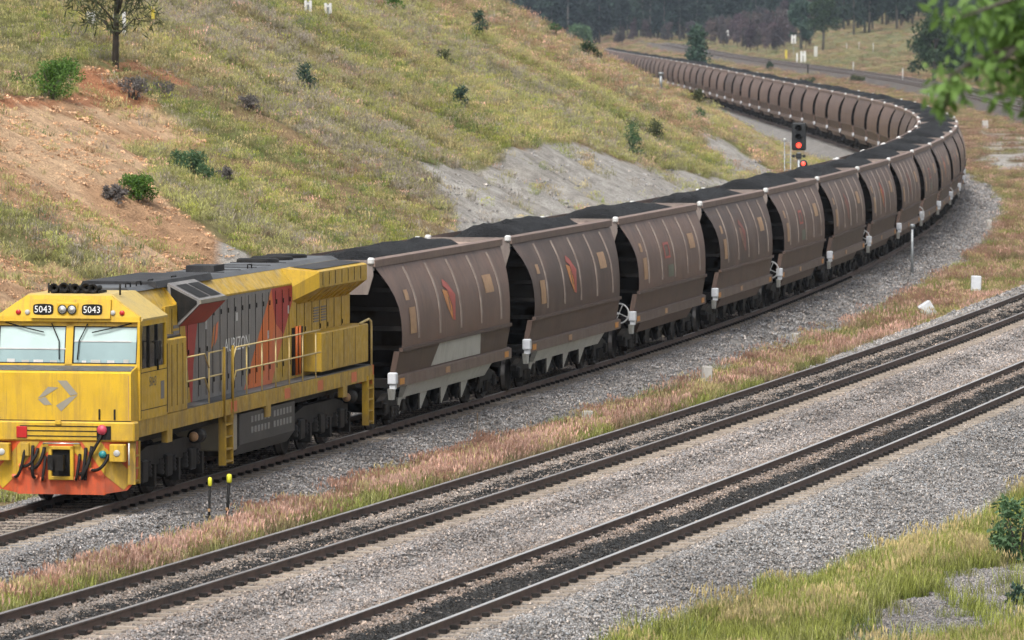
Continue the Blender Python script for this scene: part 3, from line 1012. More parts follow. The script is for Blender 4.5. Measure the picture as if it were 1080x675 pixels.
def pick(palette, w_, n):
    w_ = np.asarray(w_, float)
    c = np.cumsum(w_ / w_.sum(-1, keepdims=True), -1)
    return (rng.random(n)[:, None] > c).sum(-1).clip(0, len(palette) - 1)
PAL = [((.12, .155, .030), (.30, .310, .070)),      # 0 fresh green
       ((.20, .16, .085), (.56, .37, .295)),        # 1 pale pink heads
       ((.14, .115, .050), (.33, .195, .140)),      # 2 red-brown heads
       ((.19, .165, .075), (.44, .360, .185)),      # 3 straw
       ((.14, .140, .060), (.285, .270, .130)),     # 4 olive
       ((.165, .175, .060), (.345, .335, .130)),    # 5 yellow green
       ((.17, .150, .115), (.29, .255, .215)),      # 6 grey dead
       ((.07, .105, .028), (.15, .195, .060))]      # 7 deep green
PB = np.array([p[0] for p in PAL]); PT = np.array([p[1] for p in PAL])

def grass_layer(n, ya, yb, half, pw, keep, weights, scale, kinds, hscale=1.0, gain=1.0):
    x, y = sample_fan(n, ya, yb, half, pw)
    q = zones(x, y)
    k = keep(q, x, y)
    x, y = x[k], y[k]; q = {a: v_[k] for a, v_ in q.items()}
    nn = len(x)
    w_ = weights(q, x, y)
    c = pick(PAL, w_, nn)
    bright = gain * rng.uniform(.8, 1.22, (nn, 1)) * (.8 + .4 * fbm(x, y, 3.5, 2, 301))[:, None]
    idx = kinds(c, nn)
    sc = scale * rng.uniform(.7, 1.3, (nn, 1)) * np.array([[1, 1, hscale]])
    return np.stack([x, y, q['z'] - .02], 1), rand_rot(nn, False), sc, idx, PB[c] * bright, PT[c] * bright

def kinds_flower(c, n):
    fl = np.isin(c, (1, 2, 3))
    return np.where(fl, rng.integers(4, 8, n), rng.integers(0, 4, n))
def kinds_slope(c, n):
    return np.where(rng.random(n) < .65, rng.integers(8, 11, n), rng.integers(4, 8, n))
def stack(layers): return [np.concatenate(z_) for z_ in zip(*layers)]

# strip between the train and the double track: pink and red seed heads with green clumps
def w_strip(q, x, y):
    g = fbm(x, y, 5.0, 3, 311); r = fbm(x, y, 7, 3, 317)
    u = np.clip((q['o1'] - 2.5) / np.maximum(q['o1'] - q['o2'] - 3.2, 1), 0, 1)
    W = np.zeros((len(x), 8))
    W[:, 0] = .15 + 2.3 * sstep(.46, .56, g); W[:, 5] = .25 + 1.3 * sstep(.42, .56, g)
    W[:, 1] = .28 + 1.0 * sstep(.35, .7, u) * sstep(.60, .42, g); W[:, 2] = .25 + 1.5 * (1 - u) * sstep(.6, .45, g)
    W[:, 3] = .4; W[:, 4] = .5
    return W
keep_strip = lambda q, x, y: q['strip'] & (rng.random(len(x)) < (.16 + .84 * sstep(.36, .54, fbm(x, y, 1.6, 3, 321))) * (.35 + .65 * sstep(.1, 1.2, q['o1'] - 2.3)))
lay = [grass_layer(72000, 88, 160, .09, 1.0, keep_strip, w_strip, 1.0, kinds_flower, .78, 1.15),
       grass_layer(50000, 160, 330, .09, 1.0, keep_strip, w_strip, 1.15, kinds_flower, .75, 1.15)]
a_ = stack(lay)
scatter('grass_strip', a_[0], a_[1], a_[2], a_[3], a_[4], tufts, 'pink and green seeding grass between the coal train and the middle track', 'grass', a_[5])

# foreground grass right of the nearest track
def w_fore(q, x, y):
    g = fbm(x, y, 2.6, 3, 331)
    W = np.zeros((len(x), 8))
    W[:, 0] = 2.2 + 1.2 * sstep(.4, .6, g); W[:, 5] = 1.1; W[:, 3] = .45 * sstep(.58, .4, g) + .10; W[:, 4] = .1; W[:, 1] = 0; W[:, 7] = .25 * sstep(.5, .7, g)
    return W
def keep_fore(q, x, y):
    r_ = rng.random(len(x))
    dens = .25 + .75 * sstep(.30, .46, fbm(x, y, 1.3, 3, 337))
    dens = np.where(q['path'], .035, dens)
    return q['fore'] & (r_ < dens)
lay = [grass_layer(60000, 84, 150, .09, 1.0, keep_fore, w_fore, 1.0, kinds_flower, .92, 1.25)]
a_ = stack(lay)
scatter('foreground_grass', a_[0], a_[1], a_[2], a_[3], a_[4], tufts, 'yellow-green long grass beside the nearest track and worn gravel patch', 'grass', a_[5])

# the cutting slope
def w_hill(q, x, y):
    g = fbm(x, y, 26, 4, 341); r = fbm(x, y, 34, 3, 347); d = fbm(x, y, 8, 3, 351); e = fbm(x, y, 17, 3, 353)
    W = np.zeros((len(x), 8))
    up = sstep(9, 22, -q['o1']); far = sstep(270, 340, y)
    W[:, 5] = .25 + 2.6 * sstep(.46, .58, g) * (1 - .55 * up * far)
    W[:, 4] = .8 + .5 * up
    W[:, 0] = .2 + 1.1 * sstep(.48, .60, d) * (1 - .6 * up * far); W[:, 7] = 1.3 * sstep(.56, .66, d) * (1 - .6 * far)
    W[:, 2] = .10 + .8 * far * up + (1.0 + 1.8 * far) * sstep(.50, .60, r); W[:, 1] = .12 + .5 * far * up + 1.0 * sstep(.54, .66, r)
    W[:, 6] = .5 + 2.4 * sstep(.52, .64, e); W[:, 3] = .35 + .8 * sstep(.5, .62, 1 - e)
    return W
def keep_hill(q, x, y):
    dens = .45 + .55 * sstep(.3, .5, fbm(x, y, 3, 3, 357))
    dens = np.where(q['earth'], np.where(fbm(x, y, 4, 3, 359) > .53, .30, .03), dens); dens = np.where(q['scree'], np.where(fbm(x, y, 3, 3, 363) > .6, .10, .006), dens); dens = np.where(q['straw'], .12, dens)
    return (q['hill']) & (~q['ballast']) & (rng.random(len(x)) < dens)
lay = [grass_layer(30000, 128, 220, .098, 1.0, keep_hill, w_hill, 1.0, kinds_slope, .60, 1.5),
       grass_layer(64000, 215, 330, .092, 1.0, keep_hill, w_hill, 1.15, kinds_slope, .60, 1.5),
       grass_layer(26000, 330, 470, .085, 1.0, keep_hill, w_hill, 1.3, kinds_slope, .60, 1.5)]
a_ = stack(lay)
scatter('slope_grass', a_[0], a_[1], a_[2], a_[3], a_[4], tufts, 'olive and reddish wild grass covering the cutting slope behind the train', 'grass', a_[5])

# flat land beyond, right of the train and past the bend
def w_far(q, x, y):
    g = fbm(x, y, 18, 3, 361); 
    W = np.zeros((len(x), 8))
    W[:, 2] = .5 + 1.2 * sstep(.55, .42, g); W[:, 1] = .5; W[:, 3] = .7; W[:, 5] = .9 * sstep(.5, .6, g); W[:, 4] = .5 + .8 * sstep(900, 1300, y); W[:, 0] = .2
    return W
def keep_far(q, x, y):
    return (~q['ballast']) & (~q['hill']) & (~q['strip'] | (y > 325)) & (~q['scree']) & (rng.random(len(x)) < .35 + .65 * sstep(.3, .5, fbm(x, y, 6, 3, 367)))
lay = [grass_layer(26000, 150, 420, .092, 1.0, keep_far, w_far, 1.25, kinds_flower, .6, 1.15),
       grass_layer(30000, 420, 900, .09, 1.0, keep_far, w_far, 2.0, kinds_flower, .35),
       grass_layer(22000, 900, 1900, .09, 1.0, keep_far, w_far, 3.6, kinds_flower, .28)]
a_ = stack(lay)
scatter('meadow_grass', a_[0], a_[1], a_[2], a_[3], a_[4], tufts, 'reddish and straw-coloured grass on the flat land past the bend', 'grass', a_[5])

# ------------------------------------------------------------------ vehicles on the train's track
def on_track(s0, s1):
    """pose of a vehicle whose bogies stand at s0 and s1: centre point and heading"""
    xa, ya = np.interp([s0, s1], S1, X1), np.interp([s0, s1], S1, Y1)
    zc = z1(np.array([(ya[0] + ya[1]) / 2]))[0]
    return (float(xa.mean()), float(ya.mean()), float(zc)), math.atan2(ya[1] - ya[0], xa[1] - xa[0])

def wheel_mesh(r):
    q = MB()
    q.lathe([(.06, -.07), (r * .45, -.05), (r * .82, -.06), (r * .86, -.075), (r * .995, -.07), (r, -.06), (r + .005, .03), (r + .03, .045), (r + .03, .065), (r * .8, .07), (.06, .05)], (0, 0, 0), 'y', 24)
    q.add([(.06 * math.cos(k * math.pi / 6), -.07, .06 * math.sin(k * math.pi / 6)) for k in range(12)], [tuple(range(12))])
    q.m = [1 if 4 * 24 <= i < 6 * 24 else 0 for i in range(len(q.f))]
    return q.mesh('wheel', ['iron', 'tread'])

# ================================================================== locomotive
LOCO_S = -22.0
loc, hd = on_track(LOCO_S + 3.5, LOCO_S + 16.5)
loco = empty('locomotive', (loc[0] - 10 * math.cos(hd), loc[1] - 10 * math.sin(hd), loc[2]), hd)
tag(loco, 'yellow diesel locomotive numbered 5043 with grey hood leading the coal train', 'locomotive')
def lp(name, mb, mats, parent=None): return mb.build(name, mats, parent or loco)

# frame, headstock, pilot
mb = MB()
mb.box(.25, 20.5, -1.42, 1.42, 1.30, 1.615)
for u in (2.55, 10.6, 17.6): mb.box(u, u + .38, -1.424, -1.30, 1.06, 1.30)
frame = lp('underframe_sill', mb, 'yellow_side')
for u in (7.6, 12.2, 15.2, 18.4): 
    q = MB(); q.box(u, u + .5, -1.424, -1.42, 1.34, 1.56); q.build('faded_patch', 'salmon', frame)
mb = MB()
mb.box(-.06, .30, -1.46, 1.46, 1.24, 1.62, bev=.03)
hs = lp('headstock', mb, 'yellow')
q = MB()
for z in (1.33, 1.43, 1.52): q.box(-.068, -.058, -.80, .80, z, z + .018)
q.build('slot', 'black', hs)
q = MB(); q.box(-.085, -.06, .66, .87, 1.30, 1.52, bev=.012); q.build('red_reflector', 'lens_red', hs)
q = MB(); q.box(-.075, -.06, -1.0, -.72, 1.28, 1.54); q.build('recess', 'black', hs)
q = MB(); q.lathe([(0, -.05), (.09, -.04), (.10, 0), (.08, .06)], (-.09, -.83, 1.47), 'x', 16); q.build('hose_cap', 'pink_cap', hs)
q = MB(); q.box(-.10, -.06, -.02, .10, 1.56, 1.64, bev=.01); q.build('lamp_bracket', 'yellow', hs)

mb = MB()
mb.add([(-.02, -.87, .22), (-.02, .87, .22), (-.02, .87, 1.24), (-.02, -.87, 1.24)], [(0, 1, 2, 3)])
for sgn in (-1, 1):
    mb.hull([(-.02, sgn * .873, .24), (-.02, sgn * .873, 1.238), (.22, sgn * 1.43, .50), (.22, sgn * 1.43, 1.238), (.148, sgn * 1.26, .30), (.34, sgn * 1.43, .62), (.34, sgn * 1.43, 1.238), (.10, sgn * .873, .24), (.10, sgn * .873, 1.238)])
mb.box(.0, .12, -.87, .87, .22, 1.238)
pilot = lp('pilot', mb, 'pilot_red')
for sgn in (-1, 1):
    def pp_(y, z):   # point on the pilot's front, 5 mm proud
        ay = abs(y)
        x = -.025 if ay <= .873 else -.025 + (ay - .873) / .557 * .24
        return (x - .006, sgn * ay, z)
    q = MB()
    q.add([pp_(.42, 1.23), pp_(.80, 1.23), pp_(.868, 1.14), pp_(.868, .60)], [(0, 1, 2, 3)])
    q.add([pp_(.878, 1.13), pp_(1.42, .56), pp_(1.20, .31), pp_(.878, .59)], [(0, 1, 2, 3)])
    q.build('warning_stripe', 'yellow', pilot)
    q = MB(); q.add([pp_(.25, 1.22), pp_(.34, 1.22), pp_(.60, .88), pp_(.60, .70), pp_(.25, 1.05)], [(0, 1, 2, 3, 4)]); q.build('warning_stripe', 'yellow', pilot)
    q = MB(); q.box(-.16, .02, sgn * 1.14 - .15, sgn * 1.14 + .15, .86, 1.20, bev=.015); dl = q.build('ditch_light', 'yellow', pilot)
    q = MB(); q.lathe([(0, -.012), (.055, -.01), (.065, 0), (.065, .02)], (-.165, sgn * 1.14, 1.03), 'x', 16); q.build('lens', 'lens_clear', dl)
    q = MB(); q.tube([(-.08, sgn * 1.36, .80), (-.08, sgn * 1.36, 1.22)], .014, 6); q.build('grab_rail', 'white', pilot)
q = MB()
for (y0, y1, z0, z1_) in ((-.27, -.20, .55, 1.15), (.16, .23, .55, 1.15), (-.27, .23, 1.08, 1.15), (-.27, .23, .50, .57)): q.box(-.12, .0, y0, y1, z0, z1_, bev=.012)
cp = q.build('coupler_pocket', 'yellow', pilot)
q = MB(); q.box(-.03, .0, -.20, .16, .57, 1.08)
q.hull([(-.42, -.15, .70), (-.42, .10, .70), (-.42, -.15, 1.0), (-.42, .10, 1.0), (-.05, -.10, .72), (-.05, .06, .72), (-.05, -.10, .98), (-.05, .06, .98)])
q.hull([(-.52, .02, .72), (-.52, .13, .72), (-.52, .02, 1.0), (-.52, .13, 1.0), (-.34, .12, .72), (-.34, .16, .72), (-.34, .12, 1.0), (-.34, .16, 1.0)])
q.build('coupler', 'black', cp)
q = MB(); q.tube([(-.04, -.38, 1.19), (-.09, -.38, 1.20), (-.09, .34, 1.20), (-.04, .34, 1.19)], .016, 6); q.build('uncoupling_bar', 'chrome', pilot)
for (y0, y1, z0, sag, r_, mt) in ((.32, .60, 1.12, .40, .026, 'rubber'), (.45, .78, 1.1, .34, .022, 'rubber'), (.30, .36, .95, .45, .022, 'rubber'),
                                  (-.38, -.30, 1.0, .48, .022, 'rubber'), (-.62, -.36, 1.15, .52, .026, 'rubber'), (-.95, -.60, 1.0, .30, .024, 'rubber'), (.70, .92, 1.18, .62, .022, 'rubber'), (.55, .50, 1.15, .60, .024, 'rubber'), (-.50, -.42, 1.12, .58, .024, 'rubber')):
    q = MB()
    pts = [(-.05 - .10 * math.sin(math.pi * k / 10), y0 + (y1 - y0) * (k / 10) ** 1.4, z0 - sag * (1 - (1 - k / 10) ** 2) * (1.25 - .25 * k / 10)) for k in range(11)]
    q.tube(pts, r_ * 1.35, 7)
    ho = q.build('air_hose', mt, pilot)
    e = pts[-1]
    q = MB(); q.lathe([(0, -.05), (.04, -.045), (.045, .04), (0, .05)], e, 'y', 10); q.build('hose_end', 'salmon', ho)
q = MB(); q.tube([(-.06, -.83, 1.45), (-.13, -.80, 1.30), (-.12, -.62, 1.0), (-.10, -.52, .75), (-.10, -.50, .5)], .03, 8); q.build('air_hose', 'rubber', pilot)
q = MB(); q.lathe([(0, -.04), (.07, -.035), (.075, .02), (.05, .05)], (-.08, -.84, 1.0), 'x', 14); q.build('hose_cap', 'teal', pilot)
q = MB(); q.box(-.10, .0, .62, .78, .95, 1.2, bev=.01); q.build('socket_box', 'yellow', pilot)

# nose and cab
mb = MB()
mb.hull([(0, sy * 1.38, 1.622) for sy in (-1, 1)] + [(0, sy * 1.38, 2.54) for sy in (-1, 1)] + [(.06, sy * 1.38, 2.58) for sy in (-1, 1)] + [(.42, sy * 1.40, 2.66) for sy in (-1, 1)] + [(.42, sy * 1.43, 1.622) for sy in (-1, 1)])
nose = lp('nose', mb, 'yellow')
q = MB(); q.add([(.05, -1.36, 2.585), (.05, 1.36, 2.585), (.40, 1.36, 2.665), (.40, -1.36, 2.665)], [(0, 1, 2, 3)]); q.build('anti_glare_panel', 'roof_grey', nose)
for y in (-.76, -1.06):
    q = MB(); q.box(-.03, .0, y - .015, y + .015, 1.66, 1.86); q.build('step_bracket', 'black', nose)
q = MB(); q.box(-.004, .0, -1.38, 1.38, 1.622, 1.64); q.build('nose_seam', 'black', nose)
for sgn in (-1, 1):
    q = MB(); q.box(-.004, .0, sgn * 1.33 - .006, sgn * 1.33 + .006, 1.66, 2.5); q.build('nose_seam', 'plate_tan', nose)
# emblem on the nose: a hollow six-sided arrow of four pieces, measured off the photograph
def emblem(piece_pts, name, mats, parent, mapf):
    for k, pc in enumerate(piece_pts):
        q = MB(); q.add([mapf(*p) for p in pc], [tuple(range(len(pc)))])
        q.build(name, mats[k % len(mats)], parent, fix=False)
EMB = [[(-.98, -.08), (-.47, .62), (.06, .58), (-.62, .06)],
       [(-.98, -.14), (-.62, .02), (-.28, -.46), (-.66, -.48)],
       [(0, 1.0), (.46, 1.0), (1.0, .2), (.64, .08)],
       [(.60, .02), (1.0, .14), (.18, -.85), (-.08, -.50)]]
emblem(EMB, 'emblem_piece', ['logo_grey'], nose, lambda a, c: (-.006, .07 - a * .40, 2.08 + c * .32))

mb = MB()   # cab walls: pillars, roof and sides around the window openings
CW = 1.45
mb.box(.42, 2.45, -CW, -CW + .05, 1.622, 2.60); mb.box(.42, 2.45, CW - .05, CW, 1.622, 2.60)
for sgn in (-1, 1):
    ya, yb = sorted((sgn * CW, sgn * (CW - .05)))
    mb.box(.42, 2.45, ya, yb, 3.42, 3.52)
    mb.box(.40, .56, ya, yb, 2.60, 3.42); mb.box(2.33, 2.45, ya, yb, 2.60, 3.42)
mb.box(2.40, 2.45, -1.40, 1.40, 1.622, 3.52)
# front window frame (leans back a little)
def fr(y0, y1, z0, z1_):
    f = lambda z: .40 + (z - 2.66) * .18
    mb.hull([(f(z) + dx, y, z) for z in (z0, z1_) for y in (y0, y1) for dx in (0, .06)])
fr(-1.45, -1.38, 2.66, 3.50); fr(1.38, 1.45, 2.66, 3.50); fr(-.10, .04, 2.66, 3.50); fr(-1.38, 1.38, 3.42, 3.50); fr(-1.38, 1.38, 2.66, 2.70)
cab = lp('cab', mb, 'yellow')
for (y0, y1) in ((-1.378, -.102), (.042, 1.378)):
    f = lambda z: .43 + (z - 2.66) * .18
    s_ = -1 if y0 < -.5 else 1
    zz = 3.12 if s_ < 0 else 2.97
    q = MB(); q.add([(f(zz), y0, zz), (f(zz), y1, zz), (f(3.418), y1, 3.418), (f(3.418), y0, 3.418)], [(0, 3, 2, 1)])
    ws = q.build('windscreen', 'windscreen', cab)
    q = MB(); q.add([(f(2.702), y0, 2.702), (f(2.702), y1, 2.702), (f(zz), y1, zz), (f(zz), y0, zz)], [(0, 3, 2, 1)]); q.build('lower_glass', 'windscreen_low' if s_ < 0 else 'windscreen_low', ws)
    q = MB()
    for (ya, yb, za, zb) in ((y0, y0 + .022, 2.70, 3.42), (y1 - .022, y1, 2.70, 3.42), (y0, y1, 2.70, 2.722), (y0, y1, 3.398, 3.42)):
        q.hull([(f(z) - dx, y, z) for z in (za, zb) for y in (ya, yb) for dx in (.002, .012)])
    q.build('rubber_seal', 'rubber', ws)
    q = MB(); q.tube([(.52, s_ * .36 - .03, 3.47), (.47, s_ * .20 - .03, 3.14), (.40, s_ * .18 - .03, 2.78)], .012, 5); q.build('wiper', 'black', ws)
    q = MB(); q.tube([(.53, s_ * 1.25, 3.48), (.50, s_ * .80, 3.37), (.49, s_ * .48, 3.30)], .012, 5); q.build('wiper', 'black', ws)
    q = MB()
    q.box(f(zz) - .012, f(zz) - .004, y0 + (.12 if s_ < 0 else .0), y1 - .02, zz, zz + .022); q.build('blind_edge', 'white', ws)
    for k in range(4):
        yk = y0 + .16 + k * .28
        q = MB(); q.box(f(2.72) - .010, f(2.72) - .004, yk, yk + random.uniform(.08, .2), 2.71, 2.71 + random.uniform(.04, .08)); q.build('dashboard_item', 'white' if k % 2 else 'fresh_grey', ws)
for sgn in (-1, 1):
    for (u0, u1) in ((.565, 1.10), (1.15, 1.70), (1.75, 2.325)):
        q = MB(); y = sgn * (CW - .03); q.add([(u0, y, 2.605), (u1, y, 2.605), (u1, y, 3.415), (u0, y, 3.415)], [(0, 1, 2, 3)])
        q.build('side_window', 'side_glass', cab)
    q = MB()
    for u in (1.10, 1.70): q.box(u, u + .05, min(sgn * CW, sgn * (CW - .04)), max(sgn * CW, sgn * (CW - .04)), 2.60, 3.42)
    q.build('window_mullion', 'black', cab)
q = MB(); q.tube([(1.25, -1.46, 3.1), (1.25, -1.58, 3.1), (1.25, -1.58, 2.55)], .02, 6); q.box(1.16, 1.34, -1.62, -1.56, 2.75, 3.12, bev=.01); q.build('side_mirror', 'black', cab)
vs, fs = text_mesh('5043', .27)
q = MB(); q.add([(1.35 + a, -1.455, 2.32 + c) for a, c in vs], fs); q.build('number_lettering', 'roof_grey', cab, fix=False)
q = MB(); q.box(1.95, 2.2, -1.456, -1.45, 1.95, 2.30); q.build('vent', 'hood_grey', cab)
for z in (1.80, 2.52):
    q = MB(); q.box(.5, 2.42, -1.455, -1.45, z, z + .014); q.build('panel_seam', 'black', cab)
q = MB(); q.box(.47, .485, -1.455, -1.45, 1.66, 3.45); q.build('panel_seam', 'black', cab)
q = MB(); q.box(2.43, 2.46, -1.456, -1.45, 1.66, 3.0); q.build('door_gap', 'black', cab)
# roof with bevelled sides, brow with number boards
mb = MB()
mb.hull([(x, sy * 1.46, 3.522) for x in (.56, 2.46) for sy in (-1, 1)] + [(x, sy * .82, 4.03) for x in (.66, 2.42) for sy in (-1, 1)] + [(x, sy * 1.46, 3.56) for x in (.57, 2.46) for sy in (-1, 1)])
cr = lp('cab_roof', mb, 'cab_roof')
mb = MB()
mb.hull([(x, sy * 1.43, 3.505) for x in (.46, .60) for sy in (-1, 1)] + [(x, sy * .84, 4.0) for x in (.56, .68) for sy in (-1, 1)] + [(x, sy * 1.43, 3.60) for x in (.47, .60) for sy in (-1, 1)])
brow = lp('brow_panel', mb, 'yellow')
bx = lambda z: .455 + max(0, z - 3.60) * .225
mb = MB(); mb.hull([(bx(z) - dx, y, z) for z in (3.57, 3.93) for y in (-.86, .72) for dx in (0, .05)]); face = mb.build('lamp_panel', 'yellow', brow)
for yc in (.47, -.50):
    q = MB(); P8 = []
    for k in range(20):
        a = 2 * math.pi * k / 20
        P8.append((math.copysign(abs(math.cos(a)) ** .45, math.cos(a)) * .20, math.copysign(abs(math.sin(a)) ** .45, math.sin(a)) * .105))
    q.prism([(yc + a, 3.74 + c) for a, c in P8], 'x', bx(3.74) - .075, bx(3.74) - .03)
    nb_ = q.build('number_board', 'black', face)
    vs, fs = text_mesh('5043', .185)
    q = MB(); q.add([(bx(3.74) - .08, yc - a * .95, 3.735 + c) for a, c in vs], fs); q.build('number_lettering', 'digit_white', nb_, fix=False)
q = MB(); q.box(bx(3.74) - .07, bx(3.74) - .04, -.22, .20, 3.61, 3.87, bev=.02); hl = q.build('headlight_housing', 'yellow', face)
for y in (-.105, .085):
    q = MB(); q.lathe([(0, -.012), (.072, -.008), (.088, .0), (.09, .03)], (bx(3.74) - .085, y, 3.74), 'x', 18); hlt = q.build('headlight', 'chrome', hl)
    q = MB(); q.tube([(bx(3.74) - .088, y + .085 * math.cos(k * math.pi / 9), 3.74 + .085 * math.sin(k * math.pi / 9)) for k in range(19)], .010, 5, caps=False); q.build('rim', 'black', hlt)
    q = MB(); q.lathe([(0, -.02), (.035, -.01), (.04, .0)], (bx(3.74) - .095, y, 3.74), 'x', 12); q.build('bulb', 'lens_clear', hlt)
for sgn in (-1, 1):
    for (a, mt) in ((.80, 'lens_clear'), (.98, 'lens_red')) if sgn > 0 else ((.90, 'lens_clear'), (1.08, 'lens_red')):
        q = MB(); q.lathe([(0, -.015), (.04, -.012), (.05, .0), (.05, .03)], (bx(3.70) - .015, sgn * a, 3.68), 'x', 14); q.build('marker_light', mt, brow)
mb = MB()
for k, y in enumerate((.36, .16, -.06, -.28, -.42)):
    mb.lathe([(.05, .5), (.045, .25), (.06, .1), (.10, 0.0), (.09, -.02), (.03, .05)], (.78, y, 4.13 + .015 * (k % 2)), 'x', 12)
mb.box(.9, 1.5, -.5, .45, 4.03, 4.08)
lp('horn_cluster', mb, 'black')
for y in (.52, -.9, .1):
    q = MB(); q.tube([(1.0, y, 4.0), (1.0, y, 4.22)], .02, 6); lp('aerial', q, 'black')

# full-width cabinet behind the cab, hood, roof
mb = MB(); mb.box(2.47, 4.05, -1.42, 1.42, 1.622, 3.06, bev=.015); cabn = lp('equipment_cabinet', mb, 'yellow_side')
q = MB()
for u in (2.9, 3.3, 3.75): q.box(u, u + .012, -1.428, -1.42, 1.75, 2.95)
q.build('door_gap', 'black', cabn)
q = MB(); q.box(2.47, 4.06, -1.30, 1.30, 3.062, 3.10); q.build('top_plate', 'roof_black', cabn)
mb = MB(); mb.hull([(x, sy * a, z) for x in (2.5, 4.9) for sy in (-1, 1) for (a, z) in ((.95, 3.10), (.95, 3.6), (.7, 3.98))])
lp('filter_housing', mb, 'yellow_side')
mb = MB(); mb.box(2.7, 3.6, -.98, -.95, 3.2, 3.62); mb.box(3.8, 4.6, -.98, -.95, 3.15, 3.5); lp('filter_louvre', mb, 'black')
# hood side, painted in slanting fields that meet edge to edge
HW = 1.0
def hood_side(y, parent, flip):
    fields = [('yellow_side', [(4.06, 1.622), (6.0, 1.622), (5.75, 2.3), (5.45, 3.64), (4.06, 3.64)]),
              ('red', [(5.45, 3.64), (5.75, 2.3), (6.0, 1.622), (6.1, 1.622), (6.2, 2.4), (6.7, 3.64)]),
              ('hood_grey', [(6.1, 1.622), (10.35, 1.622), (12.75, 3.64), (6.7, 3.64), (6.2, 2.4)]),
              ('orange', [(10.35, 1.622), (11.9, 1.622), (13.1, 2.9), (12.75, 3.64)]),
              ('salmon', [(11.9, 1.622), (12.75, 1.622), (13.85, 2.62), (13.1, 2.9)]),
              ('red', [(13.1, 2.9), (13.85, 2.62), (15.0, 3.64), (12.75, 3.64)]),
              ('yellow_side', [(12.75, 1.622), (20.05, 1.622), (20.05, 3.64), (15.0, 3.64), (13.85, 2.62)])]
    for mt, pl in fields:
        q = MB(); q.add([(a, y, c) for a, c in pl], [tuple(range(len(pl))) if not flip else tuple(range(len(pl) - 1, -1, -1))])
        q.build('hood_panel', mt, parent, fix=False)
mb = MB()
mb.box(4.06, 20.05, -HW + .01, HW - .01, 1.622, 3.64)
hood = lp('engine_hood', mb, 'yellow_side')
hood_side(-HW, hood, False); hood_side(HW, hood, True)
doors = [4.5, 5.1, 5.7, 6.6, 7.2, 7.75, 8.35, 8.95, 9.55, 10.15, 10.75, 11.35, 11.95, 12.5, 13.1, 13.7, 14.3, 15.0, 15.7, 16.4, 17.1, 17.8, 18.5, 19.2]
for u in doors:
    q = MB(); q.box(u - .007, u + .007, -HW - .010, -HW - .003, 1.72, 3.58)
    dg = q.build('door_seam', 'black', hood)
    for z in (1.95, 2.6, 3.3):
        if (u * 10 + z * 7) % 3 < 1.9:
            q = MB(); q.box(u + .07, u + .10, -HW - .02, -HW - .003, z, z + .10); q.build('latch', 'black', dg)
for (u0, u1, z0, z1_) in ((16.55, 17.0, 2.75, 3.1), (17.25, 17.7, 2.75, 3.1), (4.6, 5.05, 2.6, 3.3)):
    for k in range(6):
        q = MB(); z = z0 + (z1_ - z0) * k / 6; q.box(u0, u1, -HW - .016, -HW - .003, z, z + (z1_ - z0) / 11); q.build('louvre', 'hood_grey', hood)
for (u, z) in ((7.15, 3.05), (9.7, 3.1), (14.2, 3.05), (12.4, 2.6)):
    q = MB(); q.box(u, u + .13, -HW - .006, -HW - .002, z, z + .17); q.build('label_plate', 'white', hood)
vs, fs = text_mesh('AURIZON', .40)
q = MB(); q.add([(9.75 + a * 1.18, -HW - .013, 2.62 + c) for a, c in vs], fs); q.build('name_lettering', 'digit_white', hood, fix=False)
emblem([[(-.5, -.7), (-.1, -.35), (.15, .8), (-.2, .45)]], 'emblem_piece', ['decal_orange'], hood, lambda a, c: (7.85 + a * .5, -HW - .008, 2.85 + c * .34))
emblem([[(-.05, -.5), (.42, -.1), (.62, .95), (.22, .75)]], 'emblem_piece', ['salmon'], hood, lambda a, c: (7.90 + a * .5, -HW - .008, 2.85 + c * .34))
mb = MB()   # chamfer and roof deck
mb.hull([(x, sy * a, z) for x in (4.9, 20.05) for sy in (-1, 1) for (a, z) in ((.99, 3.645), (.99, 3.68), (.74, 3.99))])
lp('hood_shoulder', mb, 'yellow_side')
mb = MB()
mb.hull([(x, sy * a, z) for x in (2.5, 20.0) for sy in (-1, 1) for (a, z) in ((.745, 3.992), (.60, 4.07))] )
deck = lp('roof_deck', mb, 'roof_grey')
for u in (6.9, 8.0, 10.2, 11.6, 13.0, 14.2, 15.6):
    q = MB(); q.box(u, u + .04, -.62, .62, 4.073, 4.085); q.build('roof_seam', 'roof_black', deck)
q = MB(); q.hull([(x, sy * a, z) for x in (4.2, 8.6) for sy in (-1, 1) for (a, z) in ((.80, 4.0), (.74, 4.13))]); q.build('dynamic_brake_hatch', 'roof_black', deck)
q = MB(); q.hull([(x, y, z) for x in (10.6, 11.5) for y in (-.3, .3) for z in (4.07, 4.2)]); q.build('exhaust', 'roof_black', deck)
for u in (16.2, 17.5, 18.8):
    q = MB(); q.lathe([(0, .08), (.42, .075), (.46, .05), (.46, 0)], (u, .15, 4.07), 'z', 20); q.build('cooling_fan', 'black', deck)
for u in (2.7, 3.5, 4.4, 6.2, 12.5): 
    q = MB(); q.tube([(u, -.55, 4.06), (u, -.55, 4.15), (u + .35, -.55, 4.15), (u + .35, -.55, 4.06)], .015, 5); q.build('lifting_lug', 'black', deck)
